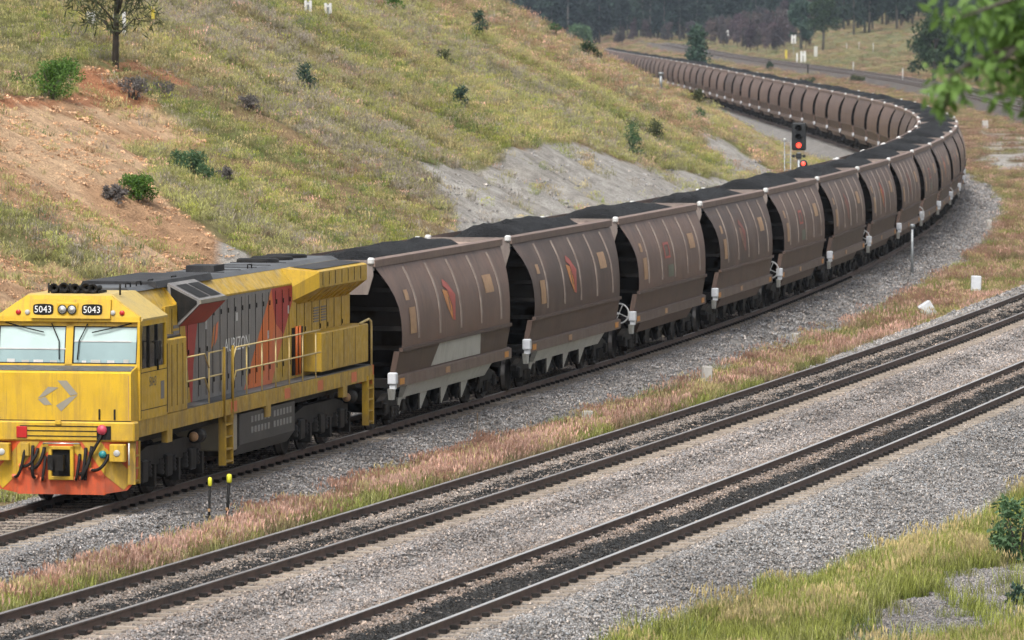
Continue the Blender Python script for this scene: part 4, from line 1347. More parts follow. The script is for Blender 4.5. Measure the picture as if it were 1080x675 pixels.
# grid box overhanging the hood top
mb = MB()
prof = [(-HW, 3.20), (-1.46, 3.66), (-1.46, 3.74), (-.80, 4.07), (-HW + .3, 3.6)]
mb.prism(prof, 'x', 4.95, 7.05)
gb = lp('brake_grid_box', mb, 'hood_grey')
q = MB(); q.add([(4.97, -1.03, 3.205), (7.03, -1.03, 3.205), (7.03, -1.463, 3.645), (4.97, -1.463, 3.645)], [(0, 1, 2, 3)]); q.build('underside_panel', 'red', gb, fix=False)
q = MB(); q.box(4.95, 7.05, -1.475, -1.455, 3.66, 3.74); q.build('edge_trim', 'logo_grey', gb)
for (u0, u1) in ((5.15, 5.95), (6.08, 6.88)):
    q = MB(); q.add([(u0, -1.40, 3.782), (u1, -1.40, 3.782), (u1, -.92, 4.022), (u0, -.92, 4.022)], [(0, 1, 2, 3)]); lv = q.build('intake_grille', 'black', gb)
q = MB(); q.prism([(-HW + .02, 3.26), (-1.40, 3.66), (-1.40, 3.72), (-.86, 3.99), (-.9, 3.5)], 'x', 4.935, 4.95); q.build('air_intake', 'black', gb)
# radiator wings at the rear
for sgn in (-1, 1):
    mb = MB()
    mb.prism([(sgn * .74, 3.995), (sgn * HW * .99, 3.20), (sgn * 1.46, 3.56), (sgn * 1.46, 3.90), (sgn * 1.40, 3.93)], 'x', 15.2, 19.75)
    mb.hull([(14.6, sgn * 1.003, z) for z in (3.3, 3.6)] + [(15.2, sgn * a, z) for (a, z) in ((1.003, 3.2), (1.46, 3.56), (1.46, 3.90), (.8, 3.99))] + [(14.6, sgn * .76, 3.992)])
    rw = lp('radiator_wing', mb, 'yellow_side')
    if sgn < 0:
        for k in range(7):
            u = 15.5 + k * .6
            q = MB(); q.box(u, u + .02, -1.468, -1.46, 3.60, 3.88); q.build('panel_seam', 'black', rw)
            q = MB(); q.hull([(u + .3 + dx, -1.03 - .42 * tt - .012, 3.215 + .33 * tt) for dx in (0, .05) for tt in (.05, .95)] + [(u + .3 + dx, -1.03 - .42 * tt, 3.235 + .33 * tt) for dx in (0, .05) for tt in (.05, .95)]); q.build('stiffener', 'yellow_side', rw)
        q = MB(); q.add([(15.3, -.78, 4.0), (19.7, -.78, 4.0), (19.7, -1.36, 3.952), (15.3, -1.36, 3.952)], [(0, 1, 2, 3)]); q.build('radiator_core', 'roof_black', rw)
mb = MB(); mb.box(20.05, 20.10, -.98, .98, 1.63, 3.9); lp('rear_bulkhead', mb, 'yellow_side')
mb = MB(); mb.box(15.6, 20.1, -1.41, -1.004, 1.72, 2.57, bev=.02); mb.box(15.6, 20.1, 1.004, 1.41, 1.72, 2.57, bev=.02); rc = lp('rear_cabinet', mb, 'yellow_side')
for u in (16.6, 17.7, 18.8):
    q = MB(); q.box(u, u + .014, -1.415, -1.41, 1.76, 2.54); q.build('panel_seam', 'black', rc)
mb = MB(); mb.box(14.55, 15.55, -HW - .012, -HW - .002, 1.7, 2.72); lp('open_doorway', mb, 'black')
for u in (14.75, 15.05):
    q = MB(); q.tube([(u, -1.06, 1.7), (u, -1.06, 2.75)], .03, 6); lp('pipe', q, 'orange')
mb = MB(); mb.box(4.06, 20.45, -1.40, -1.002, 1.618, 1.64); mb.box(4.06, 20.45, 1.002, 1.40, 1.618, 1.64); lp('walkway', mb, 'roof_grey')

# handrails
def rail_run(u0, u1, posts, drop0=False, drop1=False):
    for z in (2.64, 2.16):
        q = MB(); pts = []
        if drop0: pts += [(u0, -1.40, z - .35)]
        pts += [(u0 + (.35 if drop0 else 0), -1.40, z), (u1 - (.35 if drop1 else 0), -1.40, z)]
        if drop1: pts += [(u1, -1.40, z - .30)]
        q.tube(pts, .017, 7); lp('handrail', q, 'handrail')
    for u in posts:
        q = MB(); q.tube([(u, -1.40, 1.63), (u, -1.40, 2.64)], .017, 6); lp('stanchion', q, 'handrail')
rail_run(4.1, 5.9, (4.12,), False, True); rail_run(5.9, 7.0, (5.9, 7.0)); rail_run(7.75, 15.5, (7.75, 9.0, 10.3, 11.5, 12.7, 13.9, 15.1), True)
for u in (7.02, 7.72):
    q = MB(); q.tube([(u, -1.43, 1.2), (u, -1.43, 2.7)], .028, 7); lp('grab_rail', q, 'yellow_side')
q = MB(); q.tube([(19.3, -1.40, 2.60), (20.2, -1.40, 2.66), (20.42, -1.40, 2.6), (20.45, -1.40, 2.4), (20.45, -1.40, 1.63)], .026, 7); lp('grab_rail', q, 'handrail')
# ladders
def ladder(u0, u1, z0, z1_, n, y=-1.42):
    q = MB()
    q.box(u0, u0 + .05, y - .03, y + .12, z0, z1_); q.box(u1 - .05, u1, y - .03, y + .12, z0, z1_)
    lad = lp('ladder', q, 'yellow_side')
    for k in range(n):
        z = z0 + .05 + (z1_ - z0 - .1) * k / n
        q = MB(); q.box(u0 + .05, u1 - .05, y - .02, y + .10, z, z + .035); q.build('rung', 'yellow_side', lad)
ladder(7.05, 7.70, .30, 1.40, 4); ladder(19.95, 20.5, .30, 1.40, 4); ladder(.05, .42, .42, 1.24, 3)
# under the frame
mb = MB(); mb.box(7.95, 8.45, -1.34, 1.34, .52, 1.29, bev=.03); lp('battery_box', mb, 'logo_grey')
mb = MB(); mb.hull([(x, sy * a, z) for x in (8.5, 13.3) for sy in (-1, 1) for (a, z) in ((1.37, 1.24), (1.37, .62), (1.2, .38), (1.1, 1.28))]); tk = lp('fuel_tank', mb, 'tank_grey')
for r_ in range(2):
    for k in range(12):
        u = 9.5 + k * .28 + (.25 if k > 5 else 0)
        q = MB(); q.box(u, u + .16, -1.376, -1.37, .80 + r_ * .22, .93 + r_ * .22); q.build('tank_label', 'tank_label', tk)
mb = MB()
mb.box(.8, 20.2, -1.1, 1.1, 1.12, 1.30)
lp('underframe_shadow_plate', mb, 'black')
w53 = wheel_mesh(.53)
def loco_bogie(u0):
    q = MB()
    for sgn in (-1, 1):
        y0, y1 = sorted((sgn * .98, sgn * 1.16))
        q.hull([(u0 + a, y, z) for y in (y0, y1) for (a, z) in ((.0, .62), (.0, .85), (1.2, 1.02), (4.2, 1.02), (5.4, .85), (5.4, .62), (1.2, .72), (4.2, .72))])
        for k in range(3):
            c = u0 + .85 + k * 1.85
            a, b_ = sorted((sgn * .96, sgn * 1.24))
            q.box(c - .22, c + .22, a, b_, .34, .78, bev=.03)
            for e in (-.46, .46):
                q.lathe([(.11, 0), (.125, .04), (.10, .08), (.125, .12), (.10, .16), (.125, .2), (.10, .24), (.11, .30)], (c + e, sgn * 1.12, .42), 'z', 10)
            q.box(c + .66, c + .80, a, b_, .22, .66)
        q.lathe([(0, -.25), (.14, -.24), (.15, .22), (.06, .26)], (u0 + 4.75 if u0 < 8 else u0 + 5.15, sgn * 1.25, 1.0), 'x', 14)
    o = lp('bogie', q, 'under_grey')
    for k in range(3):
        for sgn in (-1, 1):
            wo_ = link('wheel', w53, o, (u0 + .85 + k * 1.85, sgn * .76, .53))
            if sgn > 0: wo_.rotation_euler = (0, 0, math.pi)
    q = MB(); q.lathe([(0, -.03), (.09, -.02), (.10, .02), (.06, .03)], (u0 + 4.48 if u0 < 8 else u0 + 4.88, -1.25, 1.0), 'x', 14); q.build('brake_cylinder_cap', 'plate_tan', o)
loco_bogie(.75); loco_bogie(13.75)
q = MB(); q.box(20.45, 20.6, -1.42, 1.42, 1.2, 1.62); lp('rear_headstock', q, 'orange')
q = MB(); q.hull([(x, y, z) for x in (20.6, 21.3) for y in (-.12, .12) for z in (.72, .98)]); lp('coupler', q, 'black')

# ================================================================== coal wagons
WL = 15.389
BL = 14.3
PROF = [(3.86, 1.02, 0), (3.74, 1.085, .13), (3.6, 1.155, .27), (3.45, 1.235, .43), (3.30, 1.305, .58), (3.05, 1.40, .78), (2.80, 1.465, .92), (2.5, 1.505, 1.0), (2.2, 1.52, 1.03), (1.95, 1.515, 1.03), (1.80, 1.50, 1.0)]
LOW = [(1.80, 1.485, 1.0), (1.25, 1.40, .86)]
def wp(z, extra=0.0):
    zs = [p[0] for p in PROF][::-1]; ws_ = [p[1] for p in PROF][::-1]
    return float(np.interp(z, zs, ws_)) + extra
X0 = -BL / 2
def sheet(prof, sgn, nu=10, thick=.0):
    q = MB(); vs = []; n = nu + 1
    for (z, w_, e) in prof:
        for k in range(n):
            u = e + (BL - 2 * e) * k / nu
            vs.append((X0 + u, sgn * w_, z))
    fs = [(r_ * n + k, r_ * n + k + 1, (r_ + 1) * n + k + 1, (r_ + 1) * n + k) for r_ in range(len(prof) - 1) for k in range(nu)]
    q.add(vs, fs, 0, True)
    return q
def decal(u0, u1, z0, z1_, sgn=-1, proud=.012, nz=5):
    q = MB(); vs = []
    for k in range(nz + 1):
        z = z0 + (z1_ - z0) * k / nz
        for u in (u0, u1): vs.append((X0 + u, sgn * wp(z, proud), z))
    q.add(vs, [(2 * k, 2 * k + 1, 2 * k + 3, 2 * k + 2) for k in range(nz)], 0, True)
    return q
w46 = wheel_mesh(.46)
ME = {}
def wagon_meshes():
    for sgn, nm in ((-1, 'r'), (1, 'l')):
        ME['side' + nm] = sheet(PROF, sgn).mesh('side_panel', 'wagon_brown')
        q = sheet(LOW, sgn)
        q.box(X0 + .95, X0 + BL - .95, *sorted((sgn * 1.47, sgn * 1.555)), 1.79, 1.87)
        for U0 in (.86, BL - 1.0): q.hull([(X0 + U0 + du, sgn * (a + dy), z) for du in (0, .14) for (a, z) in ((1.36, 1.25), (1.46, 1.79)) for dy in (-.1, .03)])
        ME['low' + nm] = q.mesh('lower_panel', 'wagon_brown_low')
        q = MB(); q.hull([(X0 + u, sgn * a, z) for u in (.02, BL - .02) for (a, z) in ((.98, 3.80), (1.12, 3.74), (1.12, 3.90), (.98, 3.93))])
        ME['chord' + nm] = q.mesh('top_chord', 'wagon_chord')
        q = MB(); q.hull([(X0 + u, sgn * a, z) for u in (.55, BL - .55) for (a, z) in ((1.30, .98), (1.46, .98), (1.46, 1.22), (1.38, 1.25), (1.30, 1.25))])
        ME['sill' + nm] = q.mesh('side_sill', 'wagon_sill')
        q = MB(); q.hull([(X0 + u, sgn * a, z) for (u, a, z) in ((2.3, 1.36, .977), (11.9, 1.36, .977), (2.5, 1.20, .66), (11.7, 1.20, .66), (2.3, 1.2, .977), (11.9, 1.2, .977), (2.5, 1.1, .66), (11.7, 1.1, .66))])
        ME['skirt' + nm] = q.mesh('hopper_skirt', 'wagon_brown_low'); ME['skirt_grey' + nm] = q.mesh('hopper_skirt', 'fresh_grey')
    for k, u in enumerate((2.8, 5.15, 7.5, 9.85, 12.2)):
        q = MB(); pts = []
        for z in (3.66, 3.45, 3.2, 2.9, 2.6, 2.3, 2.02):
            for du in (-.075, .075):
                pts.append((X0 + u + du, -wp(z, .018), z))
        q.add(pts, [(2 * i, 2 * i + 1, 2 * i + 3, 2 * i + 2) for i in range(6)], 0, True)
        for sd in (-.075, .075):
            n = len(q.v); ps = []
            for z in (3.66, 3.45, 3.2, 2.9, 2.6, 2.3, 2.02): ps += [(X0 + u + sd, -wp(z, .018), z), (X0 + u + sd * 1.2, -wp(z, -.004), z)]
            q.add(ps, [(2 * i, 2 * i + 1, 2 * i + 3, 2 * i + 2) for i in range(6)], 0, True)
        ME['rib%d' % k] = q.mesh('rib', 'wagon_rib')
    q = MB()   # seams between the ribs
    for u in (1.6, 3.95, 6.3, 8.65, 11.0): pass
    for nm, d_ in (('f', 1), ('b', -1)):
        U = lambda u: X0 + u if d_ > 0 else X0 + BL - u
        q = MB()
        q.hull([(U(u), y, z) for u in (0, .05) for (y, z) in ((-1.05, 3.90), (1.05, 3.90), (1.05, 3.80), (-1.05, 3.80), (-1.08, 3.55), (1.08, 3.55), (-.95, 3.12), (.95, 3.12))])
        ME['endplate' + nm] = q.mesh('end_plate', 'wagon_end')
        q = MB(); rows = [(.30, 1.10, 3.60), (.62, 1.30, 3.30), (1.0, 1.45, 2.8), (1.18, 1.50, 2.3), (1.5, 1.48, 1.8), (2.6, 1.36, 1.0)]
        vs = []
        for (u, w_, z) in rows: vs += [(U(u), -w_, z), (U(u), w_, z)]
        q.add(vs, [(2 * i, 2 * i + 1, 2 * i + 3, 2 * i + 2) for i in range(len(rows) - 1)])
        for z in (3.2, 2.75, 2.3, 1.85, 1.45):  # stiffeners
            u = float(np.interp(-z, [-r_[2] for r_ in rows], [r_[0] for r_ in rows])); w_ = float(np.interp(-z, [-r_[2] for r_ in rows], [r_[1] for r_ in rows])) - .02
            q.box(*sorted((U(u - .05), U(u + .02))), -w_, w_, z - .05, z + .05)
        q.box(*sorted((U(.30), U(3.2))), -.35, .35, .80, 1.18)
        q.box(*sorted((U(.35), U(.60))), -1.40, 1.40, 1.0, 1.2)
        ME['slope' + nm] = q.mesh('slope_sheet', 'wagon_slope')
        q = MB()   # inner slope, visible above the load at each end
        q.add([(U(.03), -1.0, 3.83), (U(.03), 1.0, 3.83), (U(3.6), 1.3, 3.30), (U(3.6), -1.3, 3.30)], [(0, 1, 2, 3)])
        ME['inner' + nm] = q.mesh('inner_slope', 'wagon_inside')
        q = MB(); q.hull([(U(u), y, z) for u in (.25, -.55) for y in (-.11, .11) for z in (.74, .98)]); q.box(*sorted((U(-.45), U(-.15))), -.17, .17, .70, 1.02)
        ME['coupler' + nm] = q.mesh('coupler', 'iron')
    # corner cap: the white rounded bracket that ends each top chord
    q = MB(); q.hull([(.10 * math.cos(a) * c * 1.3, .10 * math.sin(a) * c, h_) for (c, h_) in ((1, -.06), (1, .04), (.6, .09), (.6, -.10)) for a in [2 * math.pi * k / 10 for k in range(10)]])
    q.box(-.03, .20, -.05, .05, -.26, -.05)
    q.v = [(a * .85, b_ * .85, c * .85) for a, b_, c in q.v]
    ME['cap'] = q.mesh('corner_cap', 'white')
    q = MB(); q.box(-.15, .15, -.08, .17, -.15, .17, bev=.025); q.box(-.10, .10, -.05, .12, -.28, -.13)
    q.v = [(a * .78, b_ * .78, c * .82) for a, b_, c in q.v]
    ME['marker'] = q.mesh('marker_box', 'white_box')
    q = MB(); q.hull([(-.10, 0, -.26), (.10, 0, -.26), (.22, 0, .0), (-.22, 0, .0), (-.10, .1, -.26), (.10, .1, -.26), (.22, .1, .0), (-.22, .1, .0)])
    ME['foot'] = q.mesh('step_bracket', 'fresh_grey')
    for nm, mt in (('door', 'fresh_grey'), ('door_dark', 'iron')):
        for sgn in (-1, 1):
            q = MB()
            q.hull([(-.42, sgn * 1.14, .655), (.42, sgn * 1.14, .655), (-.14, sgn * 1.04, .24), (.14, sgn * 1.04, .24), (-.42, sgn * 1.08, .655), (.42, sgn * 1.08, .655), (-.14, sgn * .98, .24), (.14, sgn * .98, .24)])
            ME[nm + 'rxl'[sgn + 1]] = q.mesh('discharge_door', mt)
    q = MB()
    for u in (3.9, 6.2, 8.5, 10.8):
        q.hull([(X0 + u + a, y, z) for y in (-.92, .92) for (a, z) in ((-.75, .66), (.75, .66), (-.3, .22), (.3, .22))])
        for sgn in (-1, 1):
            for e in (-.5, .5):
                q.tube([(X0 + u + e * 1.6, sgn * 1.10, .64), (X0 + u + e * .5, sgn * 1.12, .28)], .035, 6)
            q.box(X0 + u + .55, X0 + u + .72, *sorted((sgn * 1.02, sgn * 1.14)), .26, .66)
    ME['chutes'] = q.mesh('chutes', 'iron')
    q = MB()   # bogie frame
    for sgn in (-1, 1):
        y0, y1 = sorted((sgn * .93, sgn * 1.09))
        q.hull([(a, y, z) for y in (y0, y1) for (a, z) in ((-1.2, .52), (-1.15, .64), (-.35, .80), (.35, .80), (1.15, .64), (1.2, .52), (-.9, .50), (.9, .50))])
        q.hull([(a, y, z) for y in (y0, y1) for (a, z) in ((-.55, .5), (.55, .5), (-.3, .18), (.3, .18))])
        for e in (-.915, .915):
            a, b_ = sorted((sgn * .95, sgn * 1.16)); q.box(e - .15, e + .15, a, b_, .33, .60, bev=.03)
        for e in (-.2, 0, .2):
            q.lathe([(.07, 0), (.085, .04), (.065, .08), (.085, .12), (.065, .16), (.085, .2), (.07, .26)], (e, sgn * 1.12, .24), 'z', 8)
    q.box(-.2, .2, -1.0, 1.0, .55, .84)
    ME['bogie'] = q.mesh('bogie', 'iron')
    q2 = MB(); q2.v, q2.f, q2.m, q2.sm = list(q.v), list(q.f), list(q.m), list(q.sm)
    for e in (-.915, .915):
        for sgn in (-1, 1): q2.lathe([(0, -.05), (.44, -.06), (.46, .05), (0, .05)], (e, sgn * .76, .46), 'y', 14)
    ME['bogie_far'] = q2.mesh('bogie', 'iron')
    # brake wheel and air tank
    q = MB(); ring = [(0, .27 * math.cos(k * math.pi / 10), .27 * math.sin(k * math.pi / 10)) for k in range(21)]
    q.tube(ring, .022, 6, caps=False)
    for k in range(4): q.tube([(0, 0, 0), (0, .27 * math.cos(k * math.pi / 2 + .4), .27 * math.sin(k * math.pi / 2 + .4))], .014, 5)
    q.tube([(-.35, 0, 0), (.05, 0, 0)], .03, 6)
    ME['brake_wheel'] = q.mesh('brake_wheel', 'white')
    q = MB(); q.lathe([(0, -.58), (.13, -.56), (.24, -.50), (.29, -.40), (.30, -.3), (.30, .3), (.29, .40), (.22, .5), (0, .55)], (0, 0, 0), 'y', 20)
    q.tube([(.0, -.62, 0), (.0, -.56, 0)], .05, 8)
    ME['air_tank'] = q.mesh('air_tank', 'tank_white')
    # far versions
    q = MB()
    for sgn in (-1, 1):
        for pr in (PROF, LOW):
            s_ = sheet(pr, sgn, 1); q.add(s_.v, s_.f, 0, True)
        c = ME['chord' + ('r' if sgn < 0 else 'l')]; q.add([tuple(v_.co) for v_ in c.vertices], [tuple(p.vertices) for p in c.polygons], 1)
        c = ME['sill' + ('r' if sgn < 0 else 'l')]; q.add([tuple(v_.co) for v_ in c.vertices], [tuple(p.vertices) for p in c.polygons], 1)
        c = ME['skirt' + ('r' if sgn < 0 else 'l')]; q.add([tuple(v_.co) for v_ in c.vertices], [tuple(p.vertices) for p in c.polygons], 0)
    for nm in 'fb':
        for key, mi in (('endplate', 1), ('slope', 2), ('inner', 1)):
            c = ME[key + nm]; q.add([tuple(v_.co) for v_ in c.vertices], [tuple(p.vertices) for p in c.polygons], mi)
    ME['far_body'] = q.mesh('body', ['wagon_brown', 'wagon_chord', 'wagon_slope'])
wagon_meshes()
for k_, me_ in ME.items():
    bm = bmesh.new(); bm.from_mesh(me_); bmesh.ops.recalc_face_normals(bm, faces=bm.faces); bm.to_mesh(me_); bm.free()

def coal_mesh(seed, nu=36, nv=12):
    q = MB(); vs = []
    h1 = .25 + .14 * ((seed * 37) % 10) / 10
    for i in range(nu + 1):
        u = .75 + (BL - 1.5) * i / nu
        f = i / nu
        lon = min(1, (f / .16)) ** .7 * min(1, ((1 - f) / .20)) ** .7
        for j in range(nv + 1):
            g = j / nv * 2 - 1
            a = np.array([u * 1.0 + seed * 31.7]); b_ = np.array([g * 2.0 + 9.0])
            nz = float(fbm(a, b_, .9, 4, 401)[0] - .5) * .26
            z = 3.38 + .40 * lon + h1 * lon * (1 - abs(g) ** 1.8) * (1 - .06 * math.sin(f * 9 + seed)) + nz * (.4 + .6 * lon)
            z = max(z, 3.30)
            vs.append((X0 + u, g * 1.03, z))
    n = nv + 1
    q.add(vs, [(i * n + j, (i + 1) * n + j, (i + 1) * n + j + 1, i * n + j + 1) for i in range(nu) for j in range(nv)], 0, True)
    return q.mesh('coal_load', 'coal')
COAL = [coal_mesh(k) for k in range(6)]

def L(name, key, parent, loc=(0, 0, 0), rz=None):
    return link(name, ME[key] if isinstance(key, str) else key, parent, loc, rz)
def wagon_full(i):
    r_ = empty('coal_wagon')
    L('side_panel', 'sidel', r_)
    sp = L('side_panel', 'sider', r_)
    for k in range(5): L('rib', 'rib%d' % k, sp)
    for d_, mt, nm in ((decal(.95 + .95, 2.55, 2.15, 2.75), 'plate_tan', 'data_panel'), (decal(1.75, 2.15, 2.92, 3.16), 'plate_tan', 'data_panel'), (decal(10.5, 11.5, 2.72, 3.15), 'plate_tan', 'data_panel')):
        d_.build(nm, mt, sp, fix=False)
    if i in (2, 4, 8):
        decal(6.2, 7.2, 2.06, 2.40).build('primer_patch', 'patch_green', sp, fix=False)
        z0 = 2.6
        for (a, c, zz0, zz1) in ((5.75, 5.9, 2.6, 3.05), (6.6, 6.75, 2.6, 3.05)): decal(a, c, zz0, zz1).build('emblem_piece', 'decal_red', sp, fix=False)
        decal(5.9, 6.6, 2.98, 3.05).build('emblem_piece', 'decal_red', sp, fix=False); decal(5.9, 6.6, 2.6, 2.66).build('emblem_piece', 'decal_red', sp, fix=False)
    else:
        for k, pc in enumerate(([(-.70, .55), (-.12, .42), (.16, -.30), (.20, -.98), (-.42, -.30)], [(-.52, .70), (-.30, 1.0), (.16, .80), (.82, .20), (.50, -1.0), (.24, -.96), (.22, -.25), (-.08, .50)])):
            q = MB()
            q.add([(X0 + 6.35 + a * .85, -wp(2.74 + c * .5, .016), 2.74 + c * .5) for (a, c) in pc], [tuple(range(len(pc)))])
            q.build('emblem_piece', (('decal_orange', 'decal_red') if i in (0, 1, 6, 9) else ('decal_faded', 'decal_red_faded'))[k], sp, fix=False)
    for c in 'rl':
        lw = L('lower_panel', 'low' + c, r_); L('top_chord', 'chord' + c, r_)
        ss = L('side_sill', 'sill' + c, r_)
        if c == 'r':
            if i == 0:
                q = MB(); q.add([(X0 + u, -(float(np.interp(z, [1.25, 1.80], [1.40, 1.485])) + .006), z) for (u, z) in ((4.6, 1.27), (10.2, 1.27), (9.9, 1.77), (5.2, 1.77))], [(0, 1, 2, 3)]); q.build('primer_patch', 'fresh_grey', lw, fix=False)
            for (u, mt) in ((1.05, 'plate_orange'), (6.0, 'plate_tan'), (12.9, 'plate_orange')):
                q = MB(); q.box(X0 + u, X0 + u + .45, -1.472, -1.461, 1.03, 1.17); q.build('reflector', mt, ss)
        L('hopper_skirt', ('skirt_grey' if i in (0, 1) else 'skirt') + c, r_)
    for c in 'fb':
        L('end_plate', 'endplate' + c, r_); L('slope_sheet', 'slope' + c, r_); L('inner_slope', 'inner' + c, r_); L('coupler', 'coupler' + c, r_)
    L('chutes', 'chutes', r_)
    for u in (2.75, 5.05, 7.35, 9.65): [L('discharge_door', ('door' if i in (0, 1) else 'door_dark') + c, r_, (X0 + u, 0, 0)) for c in 'rl']
    for (u, y) in ((.05, -1.02), (.05, 1.02), (BL - .1, 1.02)): L('corner_cap', 'cap', r_, (X0 + u, y, 3.88), 0 if u < 5 else math.pi)
    L('marker_box', 'marker', r_, (X0 + .42, -1.47, 1.20)); L('step_bracket', 'foot', r_, (X0 + .5, -1.44, .98))
    L('marker_box', 'marker', r_, (X0 + .42, 1.44, 1.18), math.pi).scale = (.72, .72, .72)
    if i % 2 == 0: L('air_tank', 'air_tank', r_, (X0 + BL - .45, -.55, 1.62))
    else: L('brake_wheel', 'brake_wheel', r_, (X0 + BL + .1, -1.30, 1.35))
    link('coal_load', COAL[i % 6], r_)
    for u in (1.95, BL - 1.95):
        bo = L('bogie', 'bogie', r_, (X0 + u, 0, 0))
        for e in (-.915, .915):
            for sgn in (-1, 1):
                wv = link('wheel', w46, bo, (e, sgn * .76, .46))
                if sgn > 0: wv.rotation_euler = (0, 0, math.pi)
    return r_
def wagon_mid(i):
    r_ = empty('coal_wagon')
    for c in 'rl':
        L('side_panel', 'side' + c, r_); L('lower_panel', 'low' + c, r_); L('top_chord', 'chord' + c, r_); L('side_sill', 'sill' + c, r_); L('hopper_skirt', 'skirt' + c, r_)
    for c in 'fb':
        L('end_plate', 'endplate' + c, r_); L('slope_sheet', 'slope' + c, r_); L('inner_slope', 'inner' + c, r_)
    for (u, y) in ((.05, -1.02), (.05, 1.02)): L('corner_cap', 'cap', r_, (X0 + u, y, 3.88))
    L('marker_box', 'marker', r_, (X0 + .42, 1.44, 1.18), math.pi).scale = (.72, .72, .72)
    L('marker_box', 'marker', r_, (X0 + .42, -1.47, 1.20))
    link('coal_load', COAL[i % 6], r_)
    L('chutes', 'chutes', r_)
    for u in (1.95, BL - 1.95): L('bogie', 'bogie_far', r_, (X0 + u, 0, 0))
    return r_
def wagon_far(i):
    r_ = empty('coal_wagon')
    L('body', 'far_body', r_); link('coal_load', COAL[i % 6], r_)
    L('corner_cap', 'cap', r_, (X0 + .05, 1.02, 3.90)); L('marker_box', 'marker', r_, (X0 + .42, 1.44, 1.18), math.pi).scale = (.72, .72, .72)
    for u in (1.95, BL - 1.95): L('bogie', 'bogie_far', r_, (X0 + u, 0, 0))
    return r_
ORD1 = 'first second third fourth fifth sixth seventh eighth ninth tenth eleventh twelfth thirteenth fourteenth fifteenth sixteenth seventeenth eighteenth nineteenth'.split()
TENS = {2: 'twent', 3: 'thirt', 4: 'fort', 5: 'fift', 6: 'sixt', 7: 'sevent'}
def ordinal(n):
    if n < 20: return ORD1[n - 1]
    return TENS[n // 10] + ('ieth' if n % 10 == 0 else 'y-' + ORD1[n % 10 - 1])
NW = 66
for i in range(NW):
    r_ = wagon_full(i) if i < 14 else wagon_mid(i) if i < 38 else wagon_far(i)
    s0 = i * WL
    lc, a = on_track(s0 + 1.95, s0 + BL - 1.95)
    r_.location = lc; r_.rotation_euler = (0, 0, a)
    if i == 0: lab = 'first brown hopper wagon, with pale grey lower panel, coupled to the locomotive'
    elif i == 1: lab = 'second brown hopper wagon from the locomotive, with pale grey skirt and handwheel'
    elif i < 14: lab = '%s brown hopper wagon from the locomotive, heaped with coal' % ordinal(i + 1)
    else: lab = '%s brown hopper wagon from the locomotive, past the bend' % ordinal(i + 1)
    tag(r_, lab, 'coal wagon', 'hopper wagons of the coal train')

# ================================================================== trackside objects
def at_ground(px, py): return ground_at(px, py)
def px_m(p): return F_PX / p[1]

# colour light signal inside the bend
gx_, gy_ = 12.15, 261.0
gz_ = float(hz(np.array([gx_]), np.array([gy_]))[0])
sig = empty('railway_signal', (gx_, gy_, gz_), R(-8))
tag(sig, 'colour light signal on a grey post showing red inside the bend', 'railway signal')
b0 = -gz_ 
q = MB(); q.tube([(0, 0, 0), (0, 0, 3.9 - gz_)], .07, 10); q.box(-.2, .2, -.2, .2, 0, .12); q.build('post', 'galv', sig)
q = MB(); q.box(-.30, .30, -.10, .10, 3.98 - gz_, 5.15 - gz_, bev=.05); hd_ = q.build('signal_head', 'signal_black', sig)
for k, zc in enumerate((4.92, 4.56, 4.20)):
    q = MB(); zc -= gz_
    vs = []; n = 16
    for (r_, d_) in ((.13, -.10), (.14, -.32)):
        for i in range(n):
            a = -.45 + (math.pi + .9) * i / (n - 1)
            vs.append((r_ * math.cos(a), d_ if i not in (0, n - 1) else -.12, zc + r_ * math.sin(a)))
    q.add(vs, [(i, i + 1, n + i + 1, n + i) for i in range(n - 1)]); q.build('hood', 'signal_black', hd_, fix=False)
    q = MB(); q.lathe([(0, -.115), (.10, -.11), (.115, -.10)], (0, 0, zc), 'y', 18); q.build('lamp', 'lamp_red' if k == 2 else 'black', hd_)
q = MB(); q.tube([(-.30, -.05, 3.74 - gz_), (.30, -.05, 3.74 - gz_)], .03, 6); q.box(-.28, -.17, -.12, -.04, 3.68 - gz_, 3.80 - gz_); q.box(.17, .28, -.12, -.04, 3.68 - gz_, 3.80 - gz_); q.box(-.12, .12, -.1, -.07, 3.63 - gz_, 3.85 - gz_); q.build('number_bracket', 'signal_black', sig)
q = MB(); q.lathe([(0, -.12), (.15, -.10), (.17, .0), (.10, .08)], (.20, -.06, 3.42 - gz_), 'y', 16); lw_ = q.build('marker_head', 'signal_black', sig)
q = MB(); q.lathe([(0, -.135), (.075, -.13), (.09, -.11)], (.20, -.06, 3.42 - gz_), 'y', 16); q.build('lamp', 'lamp_red', lw_)
q = MB()
for x in (-.62, -.36): q.tube([(x, .1, 0), (x, .1, 4.4 - gz_)], .02, 5)
ld = q.build('ladder', 'galv', sig)
for k in range(14):
    q = MB(); z = .3 + k * .32; q.tube([(-.62, .1, z), (-.36, .1, z)], .014, 5); q.build('rung', 'galv', ld)
q = MB(); q.lathe([(0, -.02), (.05, 0), (.05, .08), (0, .1)], (-.62, .1, 4.4 - gz_), 'z', 8); q.build('stile_cap', 'white', ld)

